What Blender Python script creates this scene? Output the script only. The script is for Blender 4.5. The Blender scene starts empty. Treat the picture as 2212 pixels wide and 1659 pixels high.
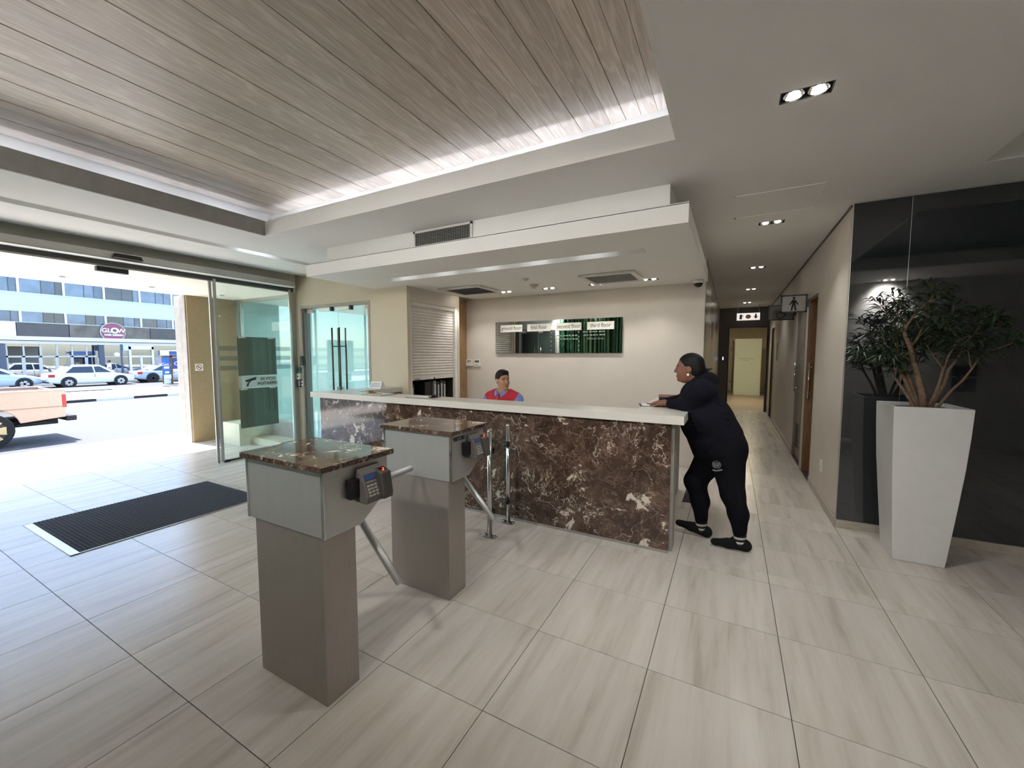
import bpy, bmesh, math, random
import numpy as np
from mathutils import Vector, Matrix
random.seed(7); np.random.seed(7)
sc = bpy.context.scene
COL = sc.collection
R = math.radians
# ------------------------------------------------------------------ camera
cam_d = bpy.data.cameras.new('camera'); cam = bpy.data.objects.new('camera', cam_d); COL.objects.link(cam)
cam.location = (0, 0, 1.585); cam.rotation_euler = (R(90 - 4.1336), 0, R(28.3525))
cam_d.sensor_width = 36; cam_d.lens = 36 * 877.28 / 2212; cam_d.clip_start = .02; cam_d.clip_end = 300
sc.camera = cam
# ------------------------------------------------------------------ world, sun, exposure
world = bpy.data.worlds.new('sky'); sc.world = world; world.use_nodes = True
wn = world.node_tree.nodes; wl = world.node_tree.links
sky = wn.new('ShaderNodeTexSky'); sky.sky_type = 'NISHITA'; sky.sun_disc = False
sky.sun_elevation = R(68); sky.sun_rotation = R(-90); sky.dust_density = 1.2; sky.ozone_density = 1.5
wl.new(sky.outputs[0], wn['Background'].inputs[0]); wn['Background'].inputs[1].default_value = 0.29
sun_d = bpy.data.lights.new('sun', 'SUN'); sun_d.energy = 7.2; sun_d.angle = R(.6); sun_d.color = (1, .98, .95)
sun = bpy.data.objects.new('sun', sun_d); COL.objects.link(sun); sun.location = (-30, 0, 40)
sun.rotation_euler = Vector((.37, .02, -1)).to_track_quat('-Z', 'Y').to_euler()
sc.view_settings.view_transform = 'Standard'; sc.view_settings.look = 'None'
sc.view_settings.exposure = 1.6; sc.view_settings.gamma = 1; sc.view_settings.use_curve_mapping = False
LAMP = 1.0            # one dial for every electric lamp of the place

# ------------------------------------------------------------------ materials
def lin(h):
    h = h.lstrip('#'); v = [int(h[i:i + 2], 16) / 255 for i in (0, 2, 4)]
    return tuple((c / 12.92 if c <= .04045 else ((c + .055) / 1.055) ** 2.4) for c in v) + (1,)
MATS = {}
def mat(name, col, rough=.6, metal=0, spec=.5, noise=.06, nscale=14, emit=0, bump=0, bscale=80, coat=0, stretch=None, rvar=0):
    if name in MATS: return MATS[name]
    m = bpy.data.materials.new(name); m.use_nodes = True; MATS[name] = m
    nt = m.node_tree; N = nt.nodes; L = nt.links; b = N['Principled BSDF']
    c = lin(col) if isinstance(col, str) else tuple(col) + ((1,) if len(col) == 3 else ())
    b.inputs['Roughness'].default_value = rough; b.inputs['Metallic'].default_value = metal
    b.inputs['Specular IOR Level'].default_value = spec; b.inputs['Coat Weight'].default_value = coat
    tc = N.new('ShaderNodeTexCoord'); mp = N.new('ShaderNodeMapping'); L.new(tc.outputs['Object'], mp.inputs[0])
    if stretch: mp.inputs['Scale'].default_value = stretch
    nz = N.new('ShaderNodeTexNoise'); nz.inputs['Scale'].default_value = nscale; nz.inputs['Detail'].default_value = 5
    L.new(mp.outputs[0], nz.inputs['Vector'])
    rp = N.new('ShaderNodeValToRGB'); L.new(nz.outputs[0], rp.inputs[0])
    rp.color_ramp.elements[0].position = .3; rp.color_ramp.elements[1].position = .7
    rp.color_ramp.elements[0].color = tuple(x * (1 - noise) for x in c[:3]) + (1,)
    rp.color_ramp.elements[1].color = tuple(min(1, x * (1 + noise)) for x in c[:3]) + (1,)
    L.new(rp.outputs[0], b.inputs['Base Color'])
    if emit:
        b.inputs['Emission Color'].default_value = c; b.inputs['Emission Strength'].default_value = emit
    if rvar:
        mr = N.new('ShaderNodeMapRange'); mr.inputs[3].default_value = max(0, rough - rvar); mr.inputs[4].default_value = rough + rvar
        L.new(nz.outputs[0], mr.inputs[0]); L.new(mr.outputs[0], b.inputs['Roughness'])
    if bump:
        n2 = N.new('ShaderNodeTexNoise'); n2.inputs['Scale'].default_value = bscale; n2.inputs['Detail'].default_value = 4
        L.new(mp.outputs[0], n2.inputs['Vector'])
        bp = N.new('ShaderNodeBump'); bp.inputs['Strength'].default_value = bump; bp.inputs['Distance'].default_value = .01
        L.new(n2.outputs[0], bp.inputs['Height']); L.new(bp.outputs[0], b.inputs['Normal'])
    return m
def mixc(N, L, a, b, f, mode='MIX'):
    x = N.new('ShaderNodeMix'); x.data_type = 'RGBA'; x.blend_type = mode
    for s, v in ((6, a), (7, b), (0, f)):
        if hasattr(v, 'is_linked') or hasattr(v, 'links'): L.new(v, x.inputs[s])
        elif v is not None: x.inputs[s].default_value = v
    return x.outputs[2]
def glass(name, tint=(.86, .95, .93), refl=.9, rough=0.0, ior=1.5, base=0.0):
    m = bpy.data.materials.new(name); m.use_nodes = True; MATS[name] = m
    nt = m.node_tree; N = nt.nodes; L = nt.links; N.remove(N['Principled BSDF'])
    t = N.new('ShaderNodeBsdfTransparent'); t.inputs[0].default_value = tint + (1,)
    g = N.new('ShaderNodeBsdfGlossy'); g.inputs['Roughness'].default_value = rough; g.inputs[0].default_value = (refl, refl, refl, 1)
    f = N.new('ShaderNodeLayerWeight'); f.inputs[0].default_value = .5
    pw_ = N.new('ShaderNodeMath'); pw_.operation = 'POWER'; pw_.inputs[1].default_value = 5; L.new(f.outputs['Facing'], pw_.inputs[0])
    mp = N.new('ShaderNodeMapRange'); mp.inputs[3].default_value = .035 + base; mp.inputs[4].default_value = .9
    L.new(pw_.outputs[0], mp.inputs[0])
    x = N.new('ShaderNodeMixShader'); L.new(mp.outputs[0], x.inputs[0]); L.new(t.outputs[0], x.inputs[1]); L.new(g.outputs[0], x.inputs[2])
    L.new(x.outputs[0], N['Material Output'].inputs[0]); return m
def emat(name, col, s):
    m = bpy.data.materials.new(name); m.use_nodes = True; MATS[name] = m
    b = m.node_tree.nodes['Principled BSDF']; c = lin(col); b.inputs['Base Color'].default_value = c
    b.inputs['Emission Color'].default_value = c; b.inputs['Emission Strength'].default_value = s; return m

wall_m = mat('wall_taupe_paint', '#c9c1b5', .55, noise=.025, nscale=3, bump=.03, bscale=220)
beige_m = mat('wall_beige_paint', '#cbbfa6', .6, noise=.03, nscale=3, bump=.03, bscale=220)
white_m = mat('ceiling_white_paint', '#eae8e5', .75, noise=.015, nscale=2)
fascia_m = mat('fascia_white_paint', '#eae8e2', .7, noise=.015, nscale=2)
dark_m = mat('dark_grey_paint', '#4b4b49', .6)
char_m = mat('charcoal_metal', '#4a4a48', .45, metal=.3)
black_m = mat('black_plastic', '#131416', .42)
blk_rubber = mat('black_rubber', '#17181a', .8)
alu_m = mat('satin_aluminium', '#b9b8b2', .35, metal=.75, noise=.03)
steel_m = mat('brushed_steel', '#c3c4c2', .4, metal=.72, noise=.03, nscale=220, stretch=(1, 1, .02), rvar=.03)
steel_dk = mat('brushed_steel_column', '#aaa49d', .42, metal=.75, noise=.04, nscale=220, stretch=(1, 1, .02), rvar=.03)
chrome_m = mat('polished_steel', '#c9c9c7', .16, metal=1, noise=.02)
slab_m = mat('white_solid_surface', '#d6d2c9', .28, noise=.02, nscale=30)
grey_lam = mat('grey_laminate', '#8d8a84', .5)
taupe_f = mat('taupe_frame', '#a39b8e', .5)
skirt_m = mat('stone_skirting', '#a59d8f', .35, noise=.1, nscale=12, stretch=(1, 1, 4))
white_pl = mat('white_plastic', '#dcd9d0', .4)
paper_m = mat('white_paper', '#ecebe6', .8)
glass_m = glass('door_glass', (.955, .988, .98), base=.0)
shopglass_m = glass('shopfront_glass', (.90, .985, .975), base=.05)
stripe_m = glass('frosted_band', (.80, .83, .85), .5, .5, base=.06)
pane_m = glass('clear_pane', (.93, .97, .96), base=0)
mirror_m = mat('sign_mirror', '#c9cdc8', .02, metal=1, noise=0)
darkglass_m = mat('black_back_painted_glass', (.020, .022, .025), .03, spec=1.0, noise=0)

def floor_material():
    m = bpy.data.materials.new('porcelain_tile'); m.use_nodes = True; MATS['porcelain_tile'] = m
    nt = m.node_tree; N = nt.nodes; L = nt.links; b = N['Principled BSDF']
    tc = N.new('ShaderNodeTexCoord'); oi = N.new('ShaderNodeObjectInfo')
    cb = N.new('ShaderNodeCombineXYZ')
    ml = N.new('ShaderNodeMath'); ml.operation = 'MULTIPLY'; ml.inputs[1].default_value = 37; L.new(oi.outputs['Random'], ml.inputs[0])
    L.new(ml.outputs[0], cb.inputs[0]); L.new(ml.outputs[0], cb.inputs[1])
    ad = N.new('ShaderNodeVectorMath'); L.new(tc.outputs['Object'], ad.inputs[0]); L.new(cb.outputs[0], ad.inputs[1])
    mp = N.new('ShaderNodeMapping'); L.new(ad.outputs[0], mp.inputs[0]); mp.inputs['Scale'].default_value = (11, .9, 1)
    n1 = N.new('ShaderNodeTexNoise'); n1.inputs['Scale'].default_value = 1; n1.inputs['Detail'].default_value = 6; n1.inputs['Roughness'].default_value = .62
    n1.inputs['Distortion'].default_value = .25; L.new(mp.outputs[0], n1.inputs['Vector'])
    rp = N.new('ShaderNodeValToRGB'); L.new(n1.outputs[0], rp.inputs[0]); e = rp.color_ramp.elements
    e[0].position = .28; e[0].color = lin('#aca497'); e[1].position = .62; e[1].color = lin('#cbc5bc')
    x = e.new(.45); x.color = lin('#c1baaf')
    hv = N.new('ShaderNodeHueSaturation'); L.new(rp.outputs[0], hv.inputs['Color'])
    mr = N.new('ShaderNodeMapRange'); mr.inputs[3].default_value = .95; mr.inputs[4].default_value = 1.04; L.new(oi.outputs['Random'], mr.inputs[0]); L.new(mr.outputs[0], hv.inputs['Value'])
    L.new(hv.outputs[0], b.inputs['Base Color']); b.inputs['Roughness'].default_value = .27; b.inputs['Specular IOR Level'].default_value = .55
    return m
tile_m = floor_material()
grout_m = mat('dark_grout', '#3b3834', .9)

def marble(name, scale=1.0):
    m = bpy.data.materials.new(name); m.use_nodes = True; MATS[name] = m
    nt = m.node_tree; N = nt.nodes; L = nt.links; b = N['Principled BSDF']
    tc = N.new('ShaderNodeTexCoord'); mp = N.new('ShaderNodeMapping'); L.new(tc.outputs['Object'], mp.inputs[0]); mp.inputs['Scale'].default_value = (scale,) * 3
    wz = N.new('ShaderNodeTexNoise'); wz.inputs['Scale'].default_value = 2.2; wz.inputs['Detail'].default_value = 6; L.new(mp.outputs[0], wz.inputs['Vector'])
    wv = N.new('ShaderNodeVectorMath'); wv.operation = 'MULTIPLY_ADD'; L.new(wz.outputs['Color'], wv.inputs[0]); wv.inputs[1].default_value = (.34,) * 3; L.new(mp.outputs[0], wv.inputs[2])
    bn = N.new('ShaderNodeTexNoise'); bn.inputs['Scale'].default_value = 5.5; bn.inputs['Detail'].default_value = 9; bn.inputs['Roughness'].default_value = .68; L.new(wv.outputs[0], bn.inputs['Vector'])
    rp = N.new('ShaderNodeValToRGB'); L.new(bn.outputs[0], rp.inputs[0]); e = rp.color_ramp.elements
    e[0].position = .3; e[0].color = lin('#2b1d18'); e[1].position = .75; e[1].color = lin('#6b5648'); x = e.new(.52); x.color = lin('#48372e')
    def nse(scale, detail, rough, src, dist=0):
        n = N.new('ShaderNodeTexNoise'); n.inputs['Scale'].default_value = scale; n.inputs['Detail'].default_value = detail; n.inputs['Roughness'].default_value = rough; n.inputs['Distortion'].default_value = dist; L.new(src, n.inputs['Vector']); return n.outputs[0]
    def rng_(v, a0, a1, b0=0., b1=1.):
        r = N.new('ShaderNodeMapRange'); r.inputs[1].default_value = a0; r.inputs[2].default_value = a1; r.inputs[3].default_value = b0; r.inputs[4].default_value = b1; L.new(v, r.inputs[0]); return r.outputs[0]
    def op(kind, a_, c_):
        q = N.new('ShaderNodeMath'); q.operation = kind; L.new(a_, q.inputs[0])
        if hasattr(c_, 'links'): L.new(c_, q.inputs[1])
        elif c_ is not None: q.inputs[1].default_value = c_
        return q.outputs[0]
    def ridge(scale, detail, w, off):
        mo = N.new('ShaderNodeMapping'); mo.inputs['Location'].default_value = (off, off * .7, -off); L.new(wv.outputs[0], mo.inputs[0])
        return rng_(op('ABSOLUTE', op('SUBTRACT', nse(scale, detail, .6, mo.outputs[0]), .5), None), 0, w, 1, 0)
    big = rng_(nse(1.7, 3, .5, mp.outputs[0]), .40, .62)
    c1 = mixc(N, L, rp.outputs[0], lin('#80695a'), op('MULTIPLY', ridge(7, 5, .02, 3.1), .55))
    c1 = mixc(N, L, c1, lin('#c9b9a6'), op('MULTIPLY', op('MULTIPLY', ridge(3.2, 6, .009, 8.7), rng_(nse(2.3, 2, .5, mp.outputs[0]), .38, .5)), .9))
    c2 = mixc(N, L, c1, lin('#a08c78'), op('MULTIPLY', ridge(5.1, 7, .006, 1.3), .6))
    pt_ = op('ADD', nse(5.6, 8, .66, wv.outputs[0], .4), op('MULTIPLY', big, .085))
    c3 = mixc(N, L, c2, lin('#cfc4b4'), op('MULTIPLY', rng_(pt_, .66, .685), .95))
    L.new(c3, b.inputs['Base Color']); b.inputs['Roughness'].default_value = .07; b.inputs['Specular IOR Level'].default_value = .6
    return m
marble_m = marble('brown_marble', 1.0)
marble_top = marble('brown_marble_top', 1.6)

def wood(name, c0, c1, c2, along='Y', rough=.38, freq=1.0):
    m = bpy.data.materials.new(name); m.use_nodes = True; MATS[name] = m
    nt = m.node_tree; N = nt.nodes; L = nt.links; b = N['Principled BSDF']
    tc = N.new('ShaderNodeTexCoord'); oi = N.new('ShaderNodeObjectInfo'); cb = N.new('ShaderNodeCombineXYZ')
    ml = N.new('ShaderNodeMath'); ml.operation = 'MULTIPLY'; ml.inputs[1].default_value = 53; L.new(oi.outputs['Random'], ml.inputs[0])
    for k in range(3): L.new(ml.outputs[0], cb.inputs[k])
    ad = N.new('ShaderNodeVectorMath'); L.new(tc.outputs['Object'], ad.inputs[0]); L.new(cb.outputs[0], ad.inputs[1])
    mp = N.new('ShaderNodeMapping'); L.new(ad.outputs[0], mp.inputs[0])
    mp.inputs['Scale'].default_value = {'Y': (9, 1.1, 9), 'Z': (9, 9, 1.0), 'X': (1.1, 9, 9)}[along]
    nz = N.new('ShaderNodeTexNoise'); nz.inputs['Scale'].default_value = .9 * freq; nz.inputs['Detail'].default_value = 2; L.new(mp.outputs[0], nz.inputs['Vector'])
    ms = N.new('ShaderNodeMath'); ms.operation = 'MULTIPLY'; ms.inputs[1].default_value = 60; L.new(nz.outputs[0], ms.inputs[0])
    sn = N.new('ShaderNodeMath'); sn.operation = 'SINE'; L.new(ms.outputs[0], sn.inputs[0])
    r1 = N.new('ShaderNodeMapRange'); r1.inputs[1].default_value = .1; r1.inputs[2].default_value = 1; L.new(sn.outputs[0], r1.inputs[0])
    mp2 = N.new('ShaderNodeMapping'); L.new(ad.outputs[0], mp2.inputs[0]); mp2.inputs['Scale'].default_value = {'Y': (160, 5, 160), 'Z': (160, 160, 5), 'X': (5, 160, 160)}[along]
    n2 = N.new('ShaderNodeTexNoise'); n2.inputs['Scale'].default_value = 1; n2.inputs['Detail'].default_value = 3; L.new(mp2.outputs[0], n2.inputs['Vector'])
    rp = N.new('ShaderNodeValToRGB'); L.new(n2.outputs[0], rp.inputs[0]); e = rp.color_ramp.elements
    e[0].position = .3; e[0].color = lin(c0); e[1].position = .7; e[1].color = lin(c1)
    mm = N.new('ShaderNodeMath'); mm.operation = 'MULTIPLY'; mm.inputs[1].default_value = .45; L.new(r1.outputs[0], mm.inputs[0])
    cx = mixc(N, L, rp.outputs[0], lin(c2), mm.outputs[0])
    hv = N.new('ShaderNodeHueSaturation'); L.new(cx, hv.inputs['Color']); mr = N.new('ShaderNodeMapRange'); mr.inputs[3].default_value = .86; mr.inputs[4].default_value = 1.1
    L.new(oi.outputs['Random'], mr.inputs[0]); L.new(mr.outputs[0], hv.inputs['Value'])
    L.new(hv.outputs[0], b.inputs['Base Color']); b.inputs['Roughness'].default_value = rough; return m
plank_m = wood('limed_oak_plank', '#bdae9f', '#d0c2b4', '#e6dcd1', 'Y', .36)
woodz_m = wood('oak_veneer', '#8a6a45', '#a5835b', '#b8996f', 'Z', .45)
woody_m = wood('oak_frame', '#5f4327', '#745433', '#80603c', 'Z', .5)

# ------------------------------------------------------------------ geometry helpers
ORG = {}
def org(o): return ORG.get(o.name, Vector((0, 0, 0)))
def link(o, parent=None):
    COL.objects.link(o)
    if parent: o.parent = parent
    return o
class MB:
    def __init__(s): s.bm = bmesh.new()
    def poly(s, vs, fs, mi=0):
        b = [s.bm.verts.new(v) for v in vs]
        for f in fs:
            try: q = s.bm.faces.new([b[i] for i in f]); q.material_index = mi
            except ValueError: pass
        return b
    def box(s, x0, x1, y0, y1, z0, z1, mi=0):
        x0, x1 = min(x0, x1), max(x0, x1); y0, y1 = min(y0, y1), max(y0, y1); z0, z1 = min(z0, z1), max(z0, z1)
        v = [(x, y, z) for z in (z0, z1) for y in (y0, y1) for x in (x0, x1)]
        s.poly(v, [(0, 2, 3, 1), (4, 5, 7, 6), (0, 1, 5, 4), (2, 6, 7, 3), (0, 4, 6, 2), (1, 3, 7, 5)], mi); return s
    def prism(s, pts, a0, a1, axis='x', mi=0):
        """pts: 2-D outline in the other two axes, extruded along axis."""
        def P(p, a): return {'x': (a, p[0], p[1]), 'y': (p[0], a, p[1]), 'z': (p[0], p[1], a)}[axis]
        n = len(pts); v = [P(p, a0) for p in pts] + [P(p, a1) for p in pts]
        f = [tuple(range(n))[::-1], tuple(range(n, 2 * n))] + [(i, (i + 1) % n, n + (i + 1) % n, n + i) for i in range(n)]
        s.poly(v, f, mi); return s
    def tube(s, pts, rs, n=12, cap=True, mi=0):
        pts = [Vector(p) for p in pts]
        if not hasattr(rs, '__len__'): rs = [rs] * len(pts)
        rings = []; prev = None
        for i, p in enumerate(pts):
            d = (pts[min(i + 1, len(pts) - 1)] - pts[max(i - 1, 0)]).normalized()
            if prev is None:
                a = d.orthogonal().normalized()
            else:
                a = (prev - d * prev.dot(d)).normalized()
            prev = a; b = d.cross(a)
            rings.append([s.bm.verts.new(p + (a * math.cos(2 * math.pi * k / n) + b * math.sin(2 * math.pi * k / n)) * rs[i]) for k in range(n)])
        for i in range(len(rings) - 1):
            for k in range(n):
                f = s.bm.faces.new((rings[i][k], rings[i][(k + 1) % n], rings[i + 1][(k + 1) % n], rings[i + 1][k])); f.material_index = mi; f.smooth = True
        if cap:
            for r in (rings[0][::-1], rings[-1]):
                f = s.bm.faces.new(r); f.material_index = mi
        return s
    def cyl(s, p0, p1, r0, r1=None, n=20, mi=0): return s.tube([p0, p1], [r0, r0 if r1 is None else r1], n, True, mi)
    def ball(s, c, r, n=12, sc=(1, 1, 1), mi=0):
        g = bmesh.ops.create_uvsphere(s.bm, u_segments=n * 2, v_segments=n, radius=r)
        for v in g['verts']: v.co = Vector((v.co.x * sc[0], v.co.y * sc[1], v.co.z * sc[2])) + Vector(c)
        for v in g['verts']:
            for f in v.link_faces: f.smooth = True; f.material_index = mi
        return s
    def build(s, name, m, parent=None, bevel=0, smooth=False, local=False, seg=2):
        bmesh.ops.recalc_face_normals(s.bm, faces=s.bm.faces)
        me = bpy.data.meshes.new(name)
        if parent is not None:
            o0 = Vector((0, 0, 0)) if local else org(parent)
        else:
            co = [v.co for v in s.bm.verts]
            lo = [min(c[i] for c in co) for i in range(3)]; hi = [max(c[i] for c in co) for i in range(3)]
            o0 = Vector(((lo[0] + hi[0]) / 2, (lo[1] + hi[1]) / 2, lo[2])) if not local else Vector((0, 0, 0))
        if o0.length > 0: bmesh.ops.translate(s.bm, verts=s.bm.verts, vec=-o0)
        if smooth:
            for f in s.bm.faces: f.smooth = True
        s.bm.to_mesh(me); s.bm.free()
        for mm in (m if isinstance(m, (list, tuple)) else [m]): me.materials.append(mm)
        o = bpy.data.objects.new(name, me); link(o, parent)
        if parent is None: o.location = o0; ORG[o.name] = o0.copy()
        else: ORG[o.name] = o0.copy()
        if bevel:
            md = o.modifiers.new('bevel', 'BEVEL'); md.width = bevel; md.segments = seg; md.limit_method = 'ANGLE'; md.angle_limit = R(40)
        return o
def tag(o, label=None, cat=None, group=None, kind=None):
    if label: o['label'] = label
    if cat: o['category'] = cat
    if group: o['group'] = group
    if kind: o['kind'] = kind
    return o
def thing(name, label, cat, loc=(0, 0, 0), rz=0, group=None):
    o = bpy.data.objects.new(name, None); COL.objects.link(o); o.location = loc; o.rotation_euler = (0, 0, rz); o.empty_display_size = .1
    ORG[o.name] = Vector(loc); return tag(o, label, cat, group)
def struct(name, mb, m, parent=None, bevel=0):
    o = mb.build(name, m, parent, bevel)
    if parent is None: o['kind'] = 'structure'
    return o
def copy_tree(o, parent=None):
    c = o.copy(); COL.objects.link(c); c.parent = parent; ORG[c.name] = org(o)
    for ch in list(o.children): copy_tree(ch, c)
    return c
FACE = {'-y': ((1, 0, 0), (0, 0, 1), (0, -1, 0)), '+x': ((0, 1, 0), (0, 0, 1), (1, 0, 0)), '-x': ((0, -1, 0), (0, 0, 1), (-1, 0, 0)), '+y': ((-1, 0, 0), (0, 0, 1), (0, 1, 0)), '-z': ((1, 0, 0), (0, -1, 0), (0, 0, -1))}
def text(s, size, loc, face, m, parent, name='lettering', extrude=.001, sx=1.0, align='CENTER', bold=0, basis=None, local=False):
    cu = bpy.data.curves.new('t', 'FONT'); cu.body = s; cu.size = size; cu.extrude = extrude; cu.align_x = align; cu.align_y = 'CENTER'; cu.offset = bold; cu.resolution_u = 3
    ob = bpy.data.objects.new('t', cu); COL.objects.link(ob)
    bpy.context.view_layer.update()
    me = bpy.data.meshes.new_from_object(ob.evaluated_get(bpy.context.evaluated_depsgraph_get()))
    bpy.data.objects.remove(ob); bpy.data.curves.remove(cu)
    ax = basis or FACE[face]; a, b, c = (Vector(v) for v in ax)
    o0 = Vector((0, 0, 0)) if local else org(parent)
    for v in me.vertices:
        v.co = Vector(loc) - o0 + a * v.co.x * sx + b * v.co.y + c * v.co.z
    me.materials.clear(); me.materials.append(m)
    o = bpy.data.objects.new(name, me); link(o, parent); ORG[o.name] = o0; return o
def plate(mb, x0, x1, y0, y1, z0, z1, holes):
    xs = sorted({x0, x1, *[h[i] for h in holes for i in (0, 1) if x0 < h[i] < x1]}); ys = sorted({y0, y1, *[h[i] for h in holes for i in (2, 3) if y0 < h[i] < y1]})
    for i in range(len(xs) - 1):
        run = None
        for j in range(len(ys) - 1):
            cx, cy = (xs[i] + xs[i + 1]) / 2, (ys[j] + ys[j + 1]) / 2
            inside = any(h[0] < cx < h[1] and h[2] < cy < h[3] for h in holes)
            if not inside:
                if run is None: run = ys[j]
            if (inside or j == len(ys) - 2) and run is not None:
                mb.box(xs[i], xs[i + 1], run, ys[j] if inside else ys[j + 1], z0, z1); run = None
    return mb
def point_light(name, kind, loc, energy, parent=None, color=(1, .99, .975), **kw):
    d = bpy.data.lights.new(name, kind); d.energy = energy * LAMP; d.color = color
    for k, v in kw.items(): setattr(d, k, v)
    o = bpy.data.objects.new(name, d); COL.objects.link(o)
    o.location = Vector(loc) - (org(parent) if parent else Vector((0, 0, 0)))
    if parent: o.parent = parent
    return o
# ================================================================== THE SETTING
ZC = 2.9; ZS = 2.56; YB = 6.1; YD = 4.42; XR = .893; XL = -.34
# ---- floor: grout bed and single tiles
TX, TY, X0, Y0 = .6044, .5994, -1.5295, .8366
mb = MB(); mb.box(-8.7, 4.7, -.6, 13.2, -.06, -.0035)
floor = struct('floor', mb, grout_m)
g = .0018
def tile_mesh(w, d):
    b = MB(); b.box(-w / 2, w / 2, -d / 2, d / 2, -.006, 0)
    bmesh.ops.recalc_face_normals(b.bm, faces=b.bm.faces)
    me = bpy.data.meshes.new('tile'); b.bm.to_mesh(me); b.bm.free(); me.materials.append(tile_m); return me
full_tile = tile_mesh(TX - 2 * g, TY - 2 * g)
REG = [(-8.66, 2.9, -.45, 3.37), (-8.66, -4.6, 3.37, 4.42), (-.42, 2.9, 3.37, 4.64), (-.34, .893, 4.64, 13.2)]
rest = MB()
for (rx0, rx1, ry0, ry1) in REG + [(2.9, 4.6, -.45, 4.64), (-4.6, -.42, 3.37, 6.1)]:
    extra = (rx0, rx1) in ((2.9, 4.6), (-4.6, -.42))
    i0 = math.floor((rx0 - X0) / TX); i1 = math.floor((rx1 - X0) / TX)
    j0 = math.floor((ry0 - Y0) / TY); j1 = math.floor((ry1 - Y0) / TY)
    for i in range(i0, i1 + 1):
        for j in range(j0, j1 + 1):
            a0 = max(rx0, X0 + i * TX + g); a1 = min(rx1, X0 + (i + 1) * TX - g); b0 = max(ry0, Y0 + j * TY + g); b1 = min(ry1, Y0 + (j + 1) * TY - g)
            if a1 - a0 < .02 or b1 - b0 < .02: continue
            if extra or b1 < .3 and a0 > -1.2:
                rest.box(a0, a1, b0, b1, -.006, 0); continue
            w, d = a1 - a0, b1 - b0
            me = full_tile if abs(w - TX + 2 * g) < 1e-4 and abs(d - TY + 2 * g) < 1e-4 else tile_mesh(w, d)
            o = bpy.data.objects.new('tile', me); link(o, floor); o.location = Vector(((a0 + a1) / 2, (b0 + b1) / 2, 0)) - org(floor)
rest.build('tile_field', tile_m, floor)['kind'] = 'stuff'

# ---- ceiling with its openings
DL_CORR = [(.285, 2.595), (.305, 4.90), (.295, 7.27), (.295, 9.6), (.30, 12.0)]
hd = (.112, .056)
holes = [(-4.593, -.345, -.1, 2.758), (1.472, 3.9, .9, 4.085), (-5.575, -5.40, -.4, 4.36)] + [(x - hd[0], x + hd[0], y - hd[1], y + hd[1]) for x, y in DL_CORR + [(x, -.30) for x in (-5.0, -3.75, -2.5, -1.25, .6, 2.4)]]
mb = MB(); plate(mb, -6.40, 4.6, -.5, 13.2, ZC, ZC + .03, holes)
ceiling = struct('ceiling', mb, white_m)
mb = MB(); mb.box(-8.6, 4.7, -.7, 20.5, 3.34, 3.44); struct('light_seal_roof', mb, dark_m)  # unseen slab added over the rooms to keep skylight from leaking in
# recess over the lobby: fascias, ledge and oak planks
b = MB(); b.box(-4.591, -.347, 2.754, 2.775, ZC - .001, 3.045); b.box(-4.593, -.345, 2.790, 2.80, ZC + .03, 3.075); b.box(-4.593, -.345, 2.775, 2.95, ZC + .03, ZC + .04)
b.build('recess_fascia', fascia_m, ceiling)
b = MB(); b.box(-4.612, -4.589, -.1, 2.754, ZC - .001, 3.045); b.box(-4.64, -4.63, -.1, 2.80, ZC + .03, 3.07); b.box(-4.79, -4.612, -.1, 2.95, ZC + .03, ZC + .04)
b.build('recess_fascia', mat('fascia_painted_shade', '#9b9994', .7), ceiling)  # shade on this left side is put into the fascia's greyer colour
b = MB(); b.box(-.349, -.328, -.096, 2.754, ZC - .001, 3.0); b.box(-4.589, -.349, -.117, -.096, ZC - .001, 3.0); b.build('recess_fascia', fascia_m, ceiling)
b = MB(); b.box(-4.80, -4.79, -.2, 2.96, ZC + .03, 3.22); b.box(-4.8, -.2, 2.95, 2.96, ZC + .03, 3.22); b.box(-.21, -.2, -.2, 2.96, ZC + .03, 3.22); b.box(-4.8, -.2, -.2, -.19, ZC + .03, 3.22)
b.build('cove_back', fascia_m, ceiling)
pw = .1045; pb = MB(); pb.box(-pw / 2 + .0015, pw / 2 - .0015, -1.575, 1.575, 0, .012); bmesh.ops.recalc_face_normals(pb.bm, faces=pb.bm.faces)
plank_me = bpy.data.meshes.new('plank'); pb.bm.to_mesh(plank_me); pb.bm.free(); plank_me.materials.append(plank_m)
xk = -.488 + .5 * pw; k = 0
while xk > -4.80:
    pass
    o = bpy.data.objects.new('plank', plank_me); link(o, ceiling); o.location = Vector((xk, 1.375, 3.2 + .0015 * ((k * 7) % 3))) - org(ceiling); xk -= pw; k += 1
xk = -.488 + 1.5 * pw
while xk < -.2:
    o = bpy.data.objects.new('plank', plank_me); link(o, ceiling); o.location = Vector((xk, 1.375, 3.2)) - org(ceiling); xk += pw
b = MB(); b.box(-4.8, -.2, -.2, 2.96, 3.218, 3.228); b.build('plank_backing', dark_m, ceiling)
# linear light troughs
led_c = emat('led_strip_cool', '#dfe9ff', 5.5 * LAMP); led_s = emat('led_strip_soft', '#eef4ff', 3 * LAMP)
b = MB(); b.box(-5.577, -5.571, -.398, 4.358, ZC - .001, 3.0); b.box(-5.404, -5.39, -.398, 4.358, ZC - .001, 3.0); b.box(-5.577, -5.39, -.4, 4.36, 3.0, 3.01); b.box(-5.577, -5.39, 4.36, 4.37, ZC + .03, 3.01)
b.build('light_trough', white_m, ceiling)
b = MB(); b.box(-5.577, -5.56, .5, .62, 2.965, 2.975); b.box(-5.42, -5.405, 3.0, 3.4, 2.94, 2.95); b.build('trough_lamp', led_c, ceiling)
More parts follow.
